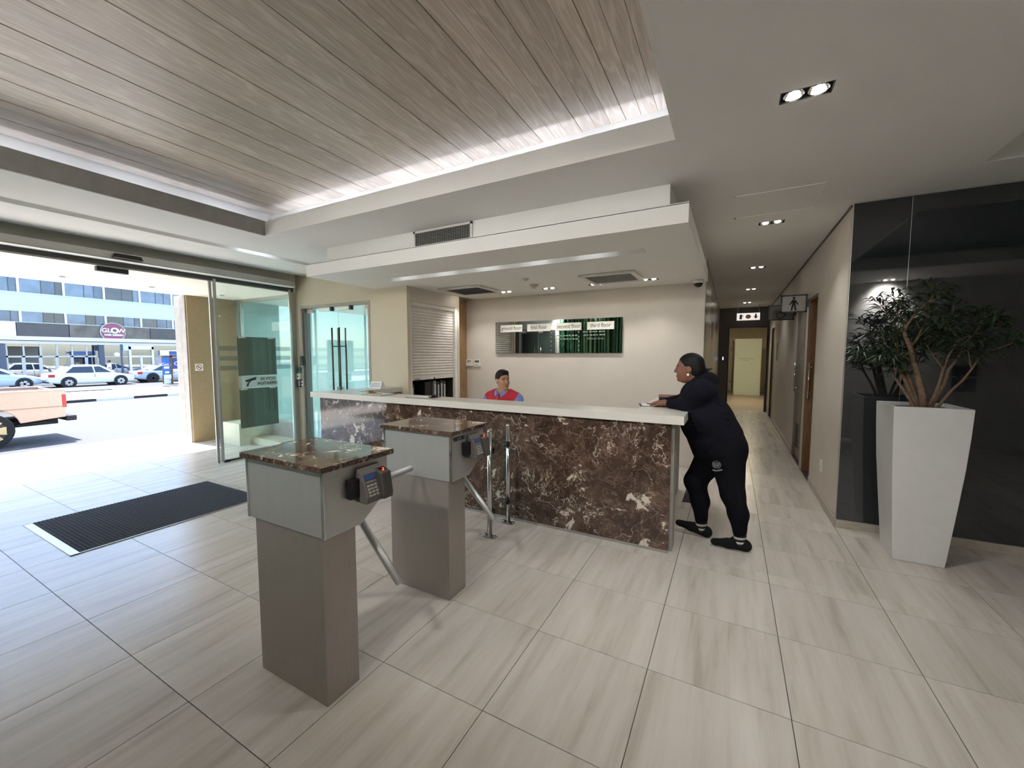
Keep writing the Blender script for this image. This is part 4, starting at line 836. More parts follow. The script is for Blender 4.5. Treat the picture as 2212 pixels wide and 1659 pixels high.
fb = MB(); cnt = 0
for (p, d, dep) in tips:
    for q in range(4 if dep else 3):
        a = rng.uniform(0, 6.28); out = Vector((math.cos(a), math.sin(a), rng.uniform(-.35, .45))) + d * .6; out.normalize()
        L = rng.uniform(.09, .15); w = L * .075; s0 = p + out * .01; side = out.cross(Vector((0, 0, 1)));  side = side.normalized() if side.length > .01 else Vector((1, 0, 0))
        m1 = s0 + out * L * .5; e1 = s0 + out * L + Vector((0, 0, -L * rng.uniform(.2, .55)))
        lim = 4.60
        if max(s0.y, m1.y, e1.y) > lim: continue
        up = Vector((0, 0, w * .5))
        fb.poly([s0, m1 + side * w, e1, m1 - side * w, m1 + up], [(0, 1, 4), (1, 2, 4), (2, 3, 4), (3, 0, 4)]); cnt += 1
fb.build('foliage', leaf_m, pl)['kind'] = 'stuff'
# ================================================================== OPPOSITE BUILDING
_f = Vector((math.sin(R(-28.3525)) * math.cos(R(-4.1336)), math.cos(R(-28.3525)) * math.cos(R(-4.1336)), math.sin(R(-4.1336))))
_r = Vector((math.cos(R(-28.3525)), -math.sin(R(-28.3525)), 0)); _u = _r.cross(_f)
def on_x(px, py, X):
    d = _f + _r * ((px - 1106) / 877.28) - _u * ((py - 829.5) / 877.28); t = X / d.x; return (t * d.y, 1.585 + t * d.z)
XB = -46.5; GY0, GY1 = 2.0, 25.0
bl = thing('office_building', 'pale blue office building with strip windows and shops across street', 'building', (XB - 3, 13, -.5))
band_m = mat('band_pale_blue', '#bcd3dd', .6, noise=.02); conc2 = mat('fascia_pale', '#cfcdcb', .7)
b = MB(); b.box(XB - .2, XB + .05, GY0, GY1, 4.86, 6.17); b.box(XB - .2, XB + .12, GY0, GY1, 6.10, 6.17); b.build('facade_band', band_m, bl)
b = MB(); b.box(XB - .2, XB + .05, GY0, GY1, 7.7, 11); b.build('facade_band', band_m, bl)
b = MB(); b.box(XB - 7, XB - .9, GY0, GY1, -.5, 11); b.build('core', mat('interior_dark', '#3a3f47', .8), bl)
b = MB(); b.box(XB - .9, XB - .2, GY0, GY1, 2.45, 2.6); b.box(XB - .9, XB - .2, GY0, GY1, 4.95, 5.1); b.box(XB - .9, XB - .2, GY0, GY1, 7.75, 7.9); b.build('slab_edge', conc2, bl)
b = MB(); b.box(XB - .2, XB + .5, GY0, GY1, 2.66, 2.95); b.box(XB - .2, XB + .2, GY0, GY1, 2.40, 2.62); b.build('shop_canopy', conc2, bl)
frame_w = mat('window_frame_white', '#dfe3e6', .5)
winp = [mat('window_pane_a', '#42546a', .06, spec=.7, noise=.35, nscale=1.2), mat('window_pane_b', '#5d7084', .06, spec=.7, noise=.35, nscale=1.0), mat('window_pane_c', '#343b45', .06, spec=.7, noise=.4, nscale=.9)]
rng = random.Random(4); y = GY0 + .34; k = 0
while y < GY1 - 2.3:
    for (z0, z1) in ((3.98, 4.86), (6.17, 7.7)):
        b = MB(); b.box(XB - .12, XB + .0, y, y + .13, z0, z1); w = b.build('window_mullion', frame_w, bl)
        for za_, zb__ in ((z0, z0 + .05), (z1 - .05, z1)):
            b = MB(); b.box(XB - .1, XB - .05, y + .13, y + 2.34, za_, zb__); b.build('window_frame', frame_w, bl)
        cut = [y + .13, y + 1.22, y + (1.8 if rng.random() < .5 else 1.95), y + 2.34]
        for i in range(3):
            b = MB(); b.box(XB - .09, XB - .075, cut[i] + .015, cut[i + 1] - .015, z0 + .05, z1 - .05); b.build('pane', winp[rng.randrange(3)], bl)
            b = MB(); b.box(XB - .095, XB - .06, cut[i + 1] - .02, cut[i + 1] + .02, z0, z1); b.build('glazing_bar', char_m, bl)
    y += 2.342; k += 1
# sign band panels above the shops
band_d = mat('sign_band_dark', '#4a4746', .45, noise=.12, nscale=2); band_g = mat('sign_band_crumpled', '#5b5550', .25, noise=.35, nscale=1.6, bump=.6, bscale=3)
ys = [GY0, on_x(32, 700, XB)[0], on_x(146, 700, XB)[0], on_x(321, 710, XB)[0], GY1]
for i, mm in enumerate((mat('sign_band_white', '#dfe4ea', .5), band_d, band_g, band_d)):
    b = MB(); b.box(XB + .0, XB + .25, ys[i] + .02, ys[i + 1] - .02, 2.95, 3.97); b.build('sign_panel', mm, bl)
# shopfronts
sfm = mat('shopfront_frame', '#b9b6b2', .5); pil = mat('pillar_slate', '#4f5564', .6)
shop_pane = glass('street_shop_glass', (.78, .84, .88), base=.12)
def yy(px): return on_x(px, 790, XB)[0]
b = MB(); b.box(XB - .1, XB + .08, yy(-40), yy(14), -.5, 2.42); b.build('pillar', pil, bl)
b = MB(); b.box(XB - .1, XB + .08, yy(215.5), yy(227), -.5, 2.42); b.build('pillar', pil, bl)
cols = [15, 52, 89, 124, 157, 188, 215]
for i in range(6):
    y0, y1 = yy(cols[i]), yy(cols[i + 1])
    b = MB(); b.box(XB - .06, XB + .0, y0, y0 + .09, -.5, 2.42); b.box(XB - .06, XB, y0, y1, 1.38, 1.50); b.box(XB - .06, XB, y1 - .09, y1, -.5, 1.45); b.box(XB - .06, XB, y0, y1, -.5, -.38); b.build('door_frame', sfm, bl)
    b = MB(); b.box(XB - .035, XB - .03, y0 + .09, y1 - .05, -.38, 1.38); b.build('door_pane', shop_pane, bl)
    b = MB(); b.box(XB - .035, XB - .03, y0 + .09, y1, 1.50, 2.40); b.build('transom_pane', shop_pane, bl)
b = MB(); b.box(XB - .035, XB - .03, yy(227), yy(280), -.45, 2.40); b.build('display_pane', shop_pane, bl)
b = MB(); b.box(XB - .05, XB, yy(227), yy(280), 1.38, 1.45); b.box(XB - .05, XB, yy(227), yy(280), -.5, -.42); b.build('display_frame', sfm, bl)
d0, d1_ = yy(280), yy(333)
b = MB(); b.box(XB - .05, XB + .1, d0, d0 + .14, -.5, 2.3); b.box(XB - .05, XB + .1, d1_ - .14, d1_, -.5, 2.3); b.box(XB - .05, XB + .1, d0, d1_, 2.05, 2.4); b.box(XB - .05, XB + .03, d0, d1_, 1.36, 1.5); b.box(XB - .05, XB + .03, (d0 + d1_) / 2 - .1, (d0 + d1_) / 2 + .05, -.5, 1.4); b.build('entrance_frame', frame_w, bl)
b = MB(); b.box(XB - .035, XB - .03, d0, d1_, -.45, 2.05); b.build('entrance_pane', shop_pane, bl)
b = MB(); b.box(XB - .035, XB - .03, d1_, GY1, -.45, 2.40); b.build('display_pane', shop_pane, bl)
b = MB(); b.box(XB - .06, XB - .04, d1_ + .1, d1_ + 1.9, -.3, 1.35); b.build('purple_poster', mat('poster_purple', '#a58cc0', .5, noise=.3, nscale=1.5), bl)
b = MB(); b.box(XB - .75, XB - .7, yy(122), yy(150), -.3, 1.3); b.build('yellow_display', mat('display_yellow', '#c9953f', .6, noise=.2), bl)
b = MB(); b.box(XB - .75, XB - .7, yy(98), yy(104), -.3, 1.3); b.build('timber_display', mat('display_brown', '#8a6546', .6), bl)
b = MB(); b.box(XB - .75, XB - .7, yy(160), yy(185), -.3, 1.25); b.build('tan_display', mat('display_tan', '#b48a4c', .6), bl)
# round salon sign
gy, gz = on_x(240, 718, XB); gs = thing('round_sign', 'round plum sign reading GLOW HAIR DESIGN on building opposite', 'sign', (XB + .35, gy, gz - .8)); xg = XB + .28
def disc(x0, x1, r, m, nm, ry=1.0):
    b = MB(); b.prism([(gy + r * math.cos(2 * math.pi * k / 40), gz + r * ry * math.sin(2 * math.pi * k / 40)) for k in range(40)], x0, x1, 'x'); return b.build(nm, m, gs)
disc(xg, xg + .16, .79, mat('sign_rim', '#d8d4d2', .5), 'rim'); disc(xg + .16, xg + .17, .76, mat('sign_taupe', '#6d5b58', .5), 'outer_ring'); disc(xg + .17, xg + .175, .68, mat('sign_plum', '#8e4363', .5, noise=.08), 'face'); disc(xg + .175, xg + .178, .42, mat('sign_taupe', '#6d5b58', .5), 'centre', .8)
wh = mat('sign_white_letter', '#f1efee', .5)
for ch, dy_ in (('G', -.55), ('L', -.25), ('W', .52)): text(ch, .48, (xg + .185, gy + dy_, gz + .12), '+x', wh, gs, sx=1.05, extrude=.01, bold=.008)
text('O', .62, (xg + .186, gy + .09, gz + .12), '+x', wh, gs, sx=1.0, extrude=.01, bold=.025); text('HAIR DESIGN', .20, (xg + .185, gy + .03, gz - .24), '+x', wh, gs, sx=1.0, extrude=.01, bold=.008)
# ================================================================== VEHICLES
tyre_m = mat('tyre', '#1c1d20', .85); rim_m = mat('alloy_rim', '#b9bcc0', .3, metal=.8); carglass = mat('car_glass', '#28323f', .05, spec=.8, noise=.2); lampr = mat('tail_lamp_red', '#b3262b', .25); lampw = mat('head_lamp', '#dfe3e6', .15); trim_b = mat('car_black_trim', '#1a1b1d', .5)
def loft(sections, m, name, parent):
    b = MB(); rg = [[b.bm.verts.new(p) for p in s] for s in sections]; n = len(rg[0])
    for i in range(len(rg) - 1):
        for k in range(n): b.bm.faces.new((rg[i][k], rg[i][(k + 1) % n], rg[i + 1][(k + 1) % n], rg[i + 1][k]))
    b.bm.faces.new(rg[0][::-1]); b.bm.faces.new(rg[-1]); return b.build(name, m, parent, .03, True, True, 2)
def wheel(t, x, s, w, r, spokes, rimm):
    y1 = s * w; b = MB(); b.cyl((x, y1 - s * .2, r), (x, y1 + s * .0, r), r, n=28); b.build('wheel_tyre', tyre_m, t, .02, local=True); tw = [c for c in t.children if c.name.startswith('wheel_tyre')][-1]
    b = MB(); b.cyl((x, y1 - s * .01, r), (x, y1 + s * .004, r), r * .66, n=24); rm = b.build('rim', mat('rim_dark', '#3a3c40', .5, metal=.5), tw, local=True)
    b = MB()
    for k in range(spokes):
        a = 2 * math.pi * k / spokes; d = Vector((math.cos(a), 0, math.sin(a))); q = Vector((-math.sin(a), 0, math.cos(a))); c = Vector((x, y1 + s * .006, r)); wd = r * .62 * (2.2 / spokes)
        v = [c + q * wd * .5, c - q * wd * .5, c + d * r * .66 - q * wd, c + d * r * .66 + q * wd]; e = Vector((0, s * .012, 0)); b.poly(v + [p + e for p in v], [(0, 1, 2, 3), (4, 7, 6, 5), (0, 4, 5, 1), (1, 5, 6, 2), (2, 6, 7, 3), (3, 7, 4, 0)])
    b.build('spokes', rimm, tw, local=True)
def car(name, label, loc, rz, L, W, Hh, paint, xf, xr, roof, belt, rimm, spokes, wagon=False, r=.31):
    """local x: rear -L/2 to front +L/2; y: width; z up from the road."""
    t = thing(name, label, 'car', loc, rz); pm_ = mat('paint_' + paint, paint, .18, spec=.6, noise=.02, coat=.5); hw = W / 2
    st = [(-L / 2, .80, belt - .06, .42), (-L / 2 + .06, .90, belt - .01, .32), (-L / 2 + .45, .97, belt + .02, .24), (xr, 1.0, belt, .22), (0, 1.0, belt - .03, .22), (xf, 1.0, belt - .08, .22), (L / 2 - .75, .98, belt - .11, .22), (L / 2 - .3, .93, belt - .20, .24), (L / 2 - .06, .82, belt - .33, .28), (L / 2, .70, belt - .42, .36)]
    secs = []
    for x, k, zt, zb in st:
        w = hw * k; secs.append([(x, -w * .92, zb), (x, -w, zb + .12), (x, -w * 1.0, (zb + zt) / 2 + .03), (x, -w * .955, zt - .05), (x, -w * .87, zt), (x, 0, zt + .03), (x, w * .87, zt), (x, w * .955, zt - .05), (x, w, (zb + zt) / 2 + .03), (x, w, zb + .12), (x, w * .92, zb)])
    loft(secs, pm_, 'body', t)
    x0, x1, x2, x3 = roof   # rear base, rear roof, front roof, front base
    cs = []
    for x, z, k in ((x0, belt - .01, .80), ((x0 + x1) / 2, (belt + Hh) / 2 + .05, .77), (x1, Hh - .02, .70), ((x1 + x2) / 2, Hh + .015, .70), (x2, Hh - .03, .70), ((x2 + x3) / 2, (belt + Hh) / 2, .78), (x3, belt - .09, .82)):
        w = hw * k; zz_ = belt - .12; cs.append([(x, -hw * .90, zz_), (x, -hw * .88, min(z, belt)), (x, -w, z - .015), (x, -w * .85, z + .015), (x, 0, z + .03), (x, w * .85, z + .015), (x, w, z - .015), (x, hw * .88, min(z, belt)), (x, hw * .90, zz_)])
    loft(cs, pm_, 'cabin', t)
    for s in (-1, 1):   # side windows, sills, handles, mirrors
        for (a, b_, c, d) in (((x0 + .30 * (x1 - x0) + .12), (x1 + .06), (-.06), (-.02)), ((.06), (.02), (x2 - .06), (x3 - .34))):
            yb_, yt_ = s * (hw * .885 + .012), s * (hw * .715 + .014); v = [(a, yb_, belt + .03), (b_, yt_, Hh - .10), (c, yt_, Hh - .09), (d, yb_, belt + .01)]
            q = MB(); q.poly(v + [(p[0], p[1] - s * .03, p[2]) for p in v], [(0, 1, 2, 3), (4, 7, 6, 5), (0, 4, 5, 1), (1, 5, 6, 2), (2, 6, 7, 3), (3, 7, 4, 0)]); q.build('side_window', carglass, t, local=True)
        for hx in (-.72, .35):
            q = MB(); q.box(hx, hx + .18, s * (hw + .0) - .01, s * (hw + .0) + .015, belt - .18, belt - .145); q.build('door_handle', pm_, t, local=True)
        q = MB(); q.box(x3 - .40, x3 - .22, s * (hw * .9), s * (hw * .9 + .17), belt + .02, belt + .13); q.build('wing_mirror', pm_, t, .03, local=True)
        q = MB(); q.box(-.01, .01, s * hw * .985 - .004, s * hw * 1.0 + .004, .36, belt - .06); q.build('door_gap', trim_b, t, local=True)
        q = MB(); q.box(-L / 2 + .0, -L / 2 + .30, s * hw * .93 - .06, s * hw * .93 + .04, belt - .24, belt - .05); q.build('tail_lamp', lampr, t, .03, local=True)
        q = MB(); q.box(L / 2 - .55, L / 2 - .12, s * hw * .86 - .06, s * hw * .86 + .06, belt - .36, belt - .24); q.build('head_lamp', lampw, t, .03, local=True)
        for x in (-L / 2 + .92, L / 2 - .86):
            q = MB(); q.cyl((x, s * (hw - .25), r + .02), (x, s * (hw + .012), r + .02), r + .075, n=28); q.build('wheel_arch', trim_b, t, local=True); wheel(t, x, s, hw + .022, r, spokes, rimm)
    def screen(xa, za, xb, zb, nm):
        q = MB(); v = [(xa, -hw * .80, za), (xa, hw * .80, za), (xb, hw * .64, zb), (xb, -hw * .64, zb)]; q.poly(v + [(p[0], p[1], p[2] - .03) for p in v], [(0, 1, 2, 3), (4, 7, 6, 5), (0, 4, 5, 1), (1, 5, 6, 2), (2, 6, 7, 3), (3, 7, 4, 0)]); q.build(nm, carglass, t, local=True)
    screen(x3 - .06, belt + .005, x2 + .02, Hh + .01, 'windscreen'); screen(x0 + .06, belt + .06, x1 - .02, Hh + .02, 'rear_window')
    q = MB(); q.box(-L / 2 - .015, -L / 2 + .02, -.26, .26, .52, .63); q.build('number_plate', paper_m, t, local=True)
    q = MB(); q.box(-L / 2 - .02, -L / 2 + .1, -hw * .8, hw * .8, .30, .38); q.build('bumper_trim', trim_b, t, local=True)
    return t
ZR = -.60
ya = on_x(154.5, 836, -39.1)[0]; yb_ = on_x(256, 831, -39.1)[0]
car('sedan', 'white four-door sedan parked opposite, facing right', (-39.95, (ya + yb_) / 2 + .0, ZR), R(90), 4.42, 1.70, 1.46, '#e4e7ea', 1.15, -1.35, (-1.72, -1.05, .38, 1.22), .93, rim_m, 7)
car('estate_car', 'silver blue estate car partly hidden behind the white sedan', (-40.6, on_x(90, 838, -40.6)[0] - 2.35, ZR), R(90), 4.6, 1.74, 1.48, '#b3c1d6', 1.2, -1.5, (-2.15, -1.75, .3, 1.25), .95, rim_m, 5, True)
car('coupe', 'silver blue coupe with black wheels behind the blue advert', (-41.0, on_x(288, 826, -41.0)[0] + 2.3, ZR), R(90), 4.6, 1.80, 1.40, '#a9bbd8', 1.1, -1.5, (-1.75, -.75, .15, 1.15), .92, mat('rim_black', '#1d1e22', .3, metal=.6), 5, r=.34)
# pickup
pk = thing('pickup_truck', 'tan pickup truck driving past on the near lane', 'pickup', (-14.35, .85, -.40), R(-90)); tan = mat('pickup_tan', '#c7a691', .3, noise=.04, coat=.3); dkm = mat('pickup_under', '#232326', .7)
# local: x = forward (world -Y), rear at x=-2.45; y=+ is world +X side
hw = .86
for s in (-1, 1):
    q = MB(); yo = s * hw
    pts = [(-2.45, .58), (-2.45, 1.17), (-.45, 1.20), (-.45, .55), (-.75, .52)] ; arc = [(-1.31 + .46 * math.cos(a), .40 + .46 * math.sin(a)) for a in [R(12 + 156 * k / 12) for k in range(13)]]
    q.prism([(-2.45, .56), (-2.45, 1.17), (-.45, 1.18), (-.45, .48)] + [p for p in arc], yo - s * .06, yo, 'y'); q.build('bed_side', tan, pk, .012, local=True)
    q = MB(); q.box(-2.47, -.45, yo - s * .09, yo + s * .015, 1.165, 1.205); q.build('bed_rail', mat('rail_grey', '#b9aaa4', .5), pk, .01, local=True)
    q = MB(); q.box(-2.44, -.9 + .0, yo - s * .004, yo + s * .012, .80, .815); q.build('trim_line', mat('pickup_line', '#9c7d6b', .5), pk, local=True)
    q = MB(); q.box(-2.475, -2.40, yo - s * .10, yo + s * .004, .78, 1.08); q.build('tail_lamp', lampr, pk, .01, local=True)
    for x in (-1.31, 1.75):
        wheel(pk, x, s, hw - .0, .375, 6, mat('rim_gold', '#c6b48c', .4, metal=.4))
    q = MB(); q.prism([(-.40, .5), (-.40, 1.2), (-.30, 1.72), (.75, 1.74), (1.25, 1.2), (2.45, 1.08), (2.5, .5)], yo - s * .08, yo, 'y'); q.build('cab_side', tan, pk, .02, local=True)
    q = MB(); q.prism([(-.28, 1.24), (-.2, 1.64), (.70, 1.66), (1.12, 1.22)], yo - s * .01, yo + s * .006, 'y'); q.build('side_window', carglass, pk, local=True)
q = MB(); q.prism([(-.40, .5), (-.40, 1.2), (-.30, 1.72), (.75, 1.74), (1.25, 1.2), (2.45, 1.08), (2.5, .5)], -hw + .08, hw - .08, 'y'); q.build('cab', tan, pk, .03, local=True)
q = MB(); q.box(-2.40, -.45, -hw + .06, hw - .06, .62, .66); q.build('bed_floor', dkm, pk, local=True)
q = MB(); q.box(-2.45, -2.40, -hw + .06, hw - .06, .62, 1.17); q.build('tailgate', tan, pk, .01, local=True)
q = MB(); q.box(-.50, -.45, -hw + .06, hw - .06, .62, 1.18); q.build('bed_front', tan, pk, local=True)
q = MB(); q.box(-2.62, -2.45, -hw + .02, hw + .02, .46, .58); q.build('rear_bumper', dkm, pk, .02, local=True)
q = MB(); q.box(-2.4, 2.3, -.5, .5, .38, .5); q.build('chassis', dkm, pk, local=True)
q = MB(); q.cyl((-1.31, -.7, .375), (-1.31, .7, .375), .06, n=10); q.build('rear_axle', dkm, pk, local=True)
q = MB(); q.cyl((-2.3, .55, .45), (-1.5, .60, .42), .035, n=10); q.build('exhaust', dkm, pk, local=True)
# ================================================================== STREET FURNITURE
yad, _ = on_x(363, 820, -37.5); ad = thing('advert_board', 'blue advertising board on white base in a timber frame', 'advert', (-37.5, yad, ZR))
blue_m = mat('advert_blue', '#2a63b3', .4, noise=.15, nscale=3)
def ybox(pa, pb, za, zb, xa, xb, m, nm): 
    b = MB(); b.box(xa, xb, on_x(pa, 800, -37.5)[0], on_x(pb, 800, -37.5)[0], za, zb); return b.build(nm, m, ad)
z_of = lambda py: on_x(365, py, -37.5)[1]
ybox(351, 367, z_of(809), z_of(771), -37.5, -37.42, blue_m, 'blue_panel'); ybox(353, 368, z_of(818), z_of(809), -37.5, -37.4, paper_m, 'white_base'); ybox(368, 372, ZR, z_of(768), -37.5, -37.4, woody_m, 'timber_post'); ybox(351, 353, ZR, z_of(771), -37.55, -37.5, woody_m, 'timber_post'); ybox(351, 390, z_of(771), z_of(768), -37.5, -37.4, woody_m, 'timber_rail'); ybox(373, 395, z_of(797), z_of(773), -37.5, -37.42, mat('advert_navy', '#2a3a8a', .4, noise=.15, nscale=3), 'navy_panel'); ybox(373, 395, z_of(803), z_of(797), -37.5, -37.42, paper_m, 'white_strip'); ybox(353, 368, ZR, z_of(818), -37.52, -37.48, paper_m, 'foot')
text('Get a', .30, (-37.41, on_x(359, 790, -37.5)[0], z_of(787)), '+x', wh, ad, extrude=.005); ybox(353.5, 364.5, z_of(796), z_of(791.5), -37.43, -37.41, wh, 'white_print'); ybox(355, 364, z_of(806), z_of(802), -37.43, -37.41, wh, 'white_print'); text('CA', .40, (-37.41, on_x(384, 790, -37.5)[0], z_of(786)), '+x', wh, ad, extrude=.005)
b = MB(); b.prism([(-37.9, z_of(767)), (-36.9, z_of(767)), (-37.0, z_of(757)), (-37.8, z_of(757))], on_x(346, 762, -37.5)[0], on_x(400, 760, -37.5)[0], 'y'); b.build('shelter_roof', mat('roof_blue', '#3a5a94', .5), ad)
b = MB(); b.box(-36.95, -36.85, on_x(345, 762, -37)[0], on_x(363, 762, -37)[0], z_of(768), z_of(759)); b.build('roof_edge', white_pl, ad)
b = MB(); b.box(-37.0, -36.88, on_x(345, 757, -37)[0], on_x(400, 757, -37)[0], z_of(759), z_of(757)); b.build('roof_edge', white_pl, ad)
yp, _ = on_x(265, 800, -43.6); p = thing('street_pole', 'grey street pole with small box sign in front of salon', 'pole', (-43.6, yp, -.42)); b = MB(); b.cyl((-43.6, yp, -.42), (-43.6, yp, on_x(265, 744, -43.6)[1]), .07, n=12); b.build('pole', pil, p); b = MB(); b.box(-43.7, -43.5, yp + .1, yp + .42, on_x(265, 757, -43.6)[1], on_x(265, 744, -43.6)[1]); b.build('sign_box', mat('box_sign', '#aebfd6', .5), p)
b = MB(); b.ball((-43.6, yp - .28, on_x(262, 766, -43.6)[1]), .18, 10); b.build('lamp_globe', white_pl, p)
# ================================================================== PEOPLE (signed-distance bodies, one continuous surface each)
class SDF:
    def __init__(s, lo, hi, res):
        s.lo = np.array(lo, np.float32); s.res = res; s.n = np.ceil((np.array(hi) - s.lo) / res).astype(int) + 1; s.D = np.full(s.n, 1.0, np.float32)
    def _blk(s, lo, hi):
        a = np.clip(np.floor((np.array(lo) - s.lo) / s.res).astype(int), 0, s.n); b = np.clip(np.ceil((np.array(hi) - s.lo) / s.res).astype(int) + 1, 0, s.n)
        if (b <= a).any(): return None
        sl = tuple(slice(a[i], b[i]) for i in range(3)); ax = [s.lo[i] + s.res * np.arange(a[i], b[i], dtype=np.float32) for i in range(3)]
        return sl, np.stack(np.meshgrid(*ax, indexing='ij'), -1)
    def _put(s, sl, d, k, sub=False):
        o = s.D[sl]
        if sub: d = -d; h = np.clip(.5 - .5 * (d - o) / k, 0, 1) if 0 else np.maximum(k - np.abs(o - d), 0) / k; s.D[sl] = np.maximum(o, d) + h * h * k * .25
        else: h = np.maximum(k - np.abs(o - d), 0) / k; s.D[sl] = np.minimum(o, d) - h * h * k * .25
    def cone(s, a, b, r1, r2, k=.02, sub=False, flat=None):
        a = np.array(a, np.float32); b = np.array(b, np.float32); R_ = max(r1, r2) + .09 + k; q = s._blk(np.minimum(a, b) - R_, np.maximum(a, b) + R_)
        if q is None: return s
        sl, P = q; ba = b - a; pa = P - a
        if flat is not None:   # (axis vector, factor): squeeze along an axis
            v = np.array(flat[0], np.float32); v /= np.linalg.norm(v); c = (pa @ v)[..., None] * v; pa = pa + c * (1 / flat[1] - 1)
        h = np.clip((pa @ ba) / max(ba @ ba, 1e-9), 0, 1); d = np.linalg.norm(pa - h[..., None] * ba, axis=-1) - (r1 + (r2 - r1) * h); s._put(sl, d, k, sub); return s
    def ell(s, c, r, k=.02, sub=False, M=None):
        c = np.array(c, np.float32); r = np.array(r, np.float32); R_ = max(r) + .09 + k; q = s._blk(c - R_, c + R_)
        if q is None: return s
        sl, P = q; p = P - c
        if M is not None: p = p @ np.array(M, np.float32)
        k0 = np.linalg.norm(p / r, axis=-1); k1 = np.linalg.norm(p / (r * r), axis=-1) + 1e-9; s._put(sl, k0 * (k0 - 1) / k1, k, sub); return s
    def mesh(s, name, m, parent, smooth=1):
        D = s.D; n = D.shape; ins = D < 0; c = sum(ins[i:n[0] - 1 + i, j:n[1] - 1 + j, l:n[2] - 1 + l].astype(np.int8) for i in (0, 1) for j in (0, 1) for l in (0, 1)); act = (c > 0) & (c < 8)
        idx = -np.ones(act.shape, np.int64); ii = np.argwhere(act); idx[act] = np.arange(len(ii)); acc = np.zeros((len(ii), 3)); cnt = np.zeros(len(ii))
        cor = [(i, j, l) for i in (0, 1) for j in (0, 1) for l in (0, 1)]; val = {q: D[ii[:, 0] + q[0], ii[:, 1] + q[1], ii[:, 2] + q[2]] for q in cor}
        for q in cor:
            for ax in range(3):
                if q[ax]: continue
                w = list(q); w[ax] = 1; w = tuple(w); a, b = val[q], val[w]; mk = (a < 0) != (b < 0); t = np.where(mk, a / np.where(mk, a - b, 1), 0); p = np.zeros((len(ii), 3)) + np.array(q); p[:, ax] += t; acc[mk] += p[mk]; cnt[mk] += 1
        V = s.lo + s.res * (ii + acc / np.maximum(cnt, 1)[:, None]); F = []
        for ax in range(3):
            u, v = (ax + 1) % 3, (ax + 2) % 3; A = np.moveaxis(ins, (ax, u, v), (0, 1, 2)); Ix = np.moveaxis(idx, (ax, u, v), (0, 1, 2)); ch = np.argwhere(A[:-1, 1:-1, 1:-1] != A[1:, 1:-1, 1:-1])
            i, j, l = ch[:, 0], ch[:, 1] + 1, ch[:, 2] + 1; f = np.stack([Ix[i, j - 1, l - 1], Ix[i, j, l - 1], Ix[i, j, l], Ix[i, j - 1, l]], 1); fl = A[i, j, l]; f[~fl] = f[~fl][:, ::-1]; F.append(f)
        F = np.concatenate(F); F = F[(F >= 0).all(1)]
        for _ in range(smooth):
            S = np.zeros_like(V); C = np.zeros(len(V))
            for a, b in ((0, 1), (1, 2), (2, 3), (3, 0)):
                np.add.at(S, F[:, a], V[F[:, b]]); np.add.at(S, F[:, b], V[F[:, a]]); np.add.at(C, F[:, a], 1); np.add.at(C, F[:, b], 1)
            V = V * .5 + .5 * S / np.maximum(C, 1)[:, None]
        o0 = np.array(org(parent)); me = bpy.data.meshes.new(name); me.from_pydata((V - o0).tolist(), [], F.tolist()); me.materials.append(m)
        for p in me.polygons: p.use_smooth = True
        me.update(); o = bpy.data.objects.new(name, me); link(o, parent); ORG[o.name] = org(parent); return o
def frame(f, up=(0, 0, 1)):
    f = Vector(f).normalized(); l = Vector(up).cross(f).normalized(); u = f.cross(l); return f, l, u      # forward, left, up
def head(S, c, f, up, sc=1.0, female=False):
    """c: centre of the cranium; adds skull, face, nose, lips, ears to S and returns a point mapper."""
    F_, L_, U_ = frame(f, up); M = np.array([F_, L_, U_]).T
    def P(x, y, z): return Vector(c) + (F_ * x + L_ * y + U_ * z) * sc
    e = lambda p, r, k=.015, sub=False: S.ell(P(*p), [q * sc for q in r], k, sub, M)
    e((-.012, 0, .02), (.098, .076, .092)); e((.025, 0, -.045), (.070, .062, .085), .03); e((.035, 0, -.098), (.045, .042, .030), .03)
    e((.055, .034, -.040), (.030, .024, .028), .02); e((.055, -.034, -.040), (.030, .024, .028), .02)
    for s_ in (-1, 1): e((.086, s_ * .030, .004), (.016, .017, .011), .012, True)
    for s_ in (-1, 1): S.cone(P(.082, s_ * .014, .022), P(.070, s_ * .048, .022), .010 * sc, .008 * sc, .012)
    S.cone(P(.088, 0, .008), P(.108, 0, -.032), .009 * sc, .0125 * sc, .010)
    for s_ in (-1, 1): e((.094, s_ * .012, -.034), (.011, .009, .008), .006)
    for s_ in (-1, 1): S.cone(P(.074, s_ * .044, .0145), P(.0835, s_ * .018, .0145), .0052 * sc, .0058 * sc, .006); S.cone(P(.074, s_ * .043, -.010), P(.083, s_ * .020, -.011), .004 * sc, .005 * sc, .008)
    e((.088, 0, -.063), (.012, .024, .007), .006); e((.086, 0, -.074), (.013, .021, .008), .006); e((.094, 0, -.0685), (.012, .022, .0022), .003, True)
    e((.078, 0, -.104), (.020, .020, .016), .015)
    for s_ in (-1, 1):
        e((-.010, s_ * .076, -.018), (.020, .010, .032), .006); e((-.004, s_ * .084, -.014), (.009, .006, .016), .004, True)
    return P
def eyes(P, sc, parent, f):
    for s_ in (-1, 1):
        b = MB(); b.ball(P(.0705, s_ * .030, .003), .0108 * sc, 8); ey = b.build('eye', mat('eye_white', '#9d948c', .25), parent, smooth=True)
        b = MB(); b.ball(P(.0752, s_ * .0294, .002), .0072 * sc, 6); b.build('iris', mat('iris_dark', '#1a1310', .15), ey, smooth=True)
        b = MB(); b.tube([P(.092, s_ * .013, .019), P(.088, s_ * .032, .0235), P(.073, s_ * .050, .018)], [.0032 * sc, .0036 * sc, .002 * sc], 6); b.build('eyebrow', mat('brow_black', '#14100e', .8), parent)
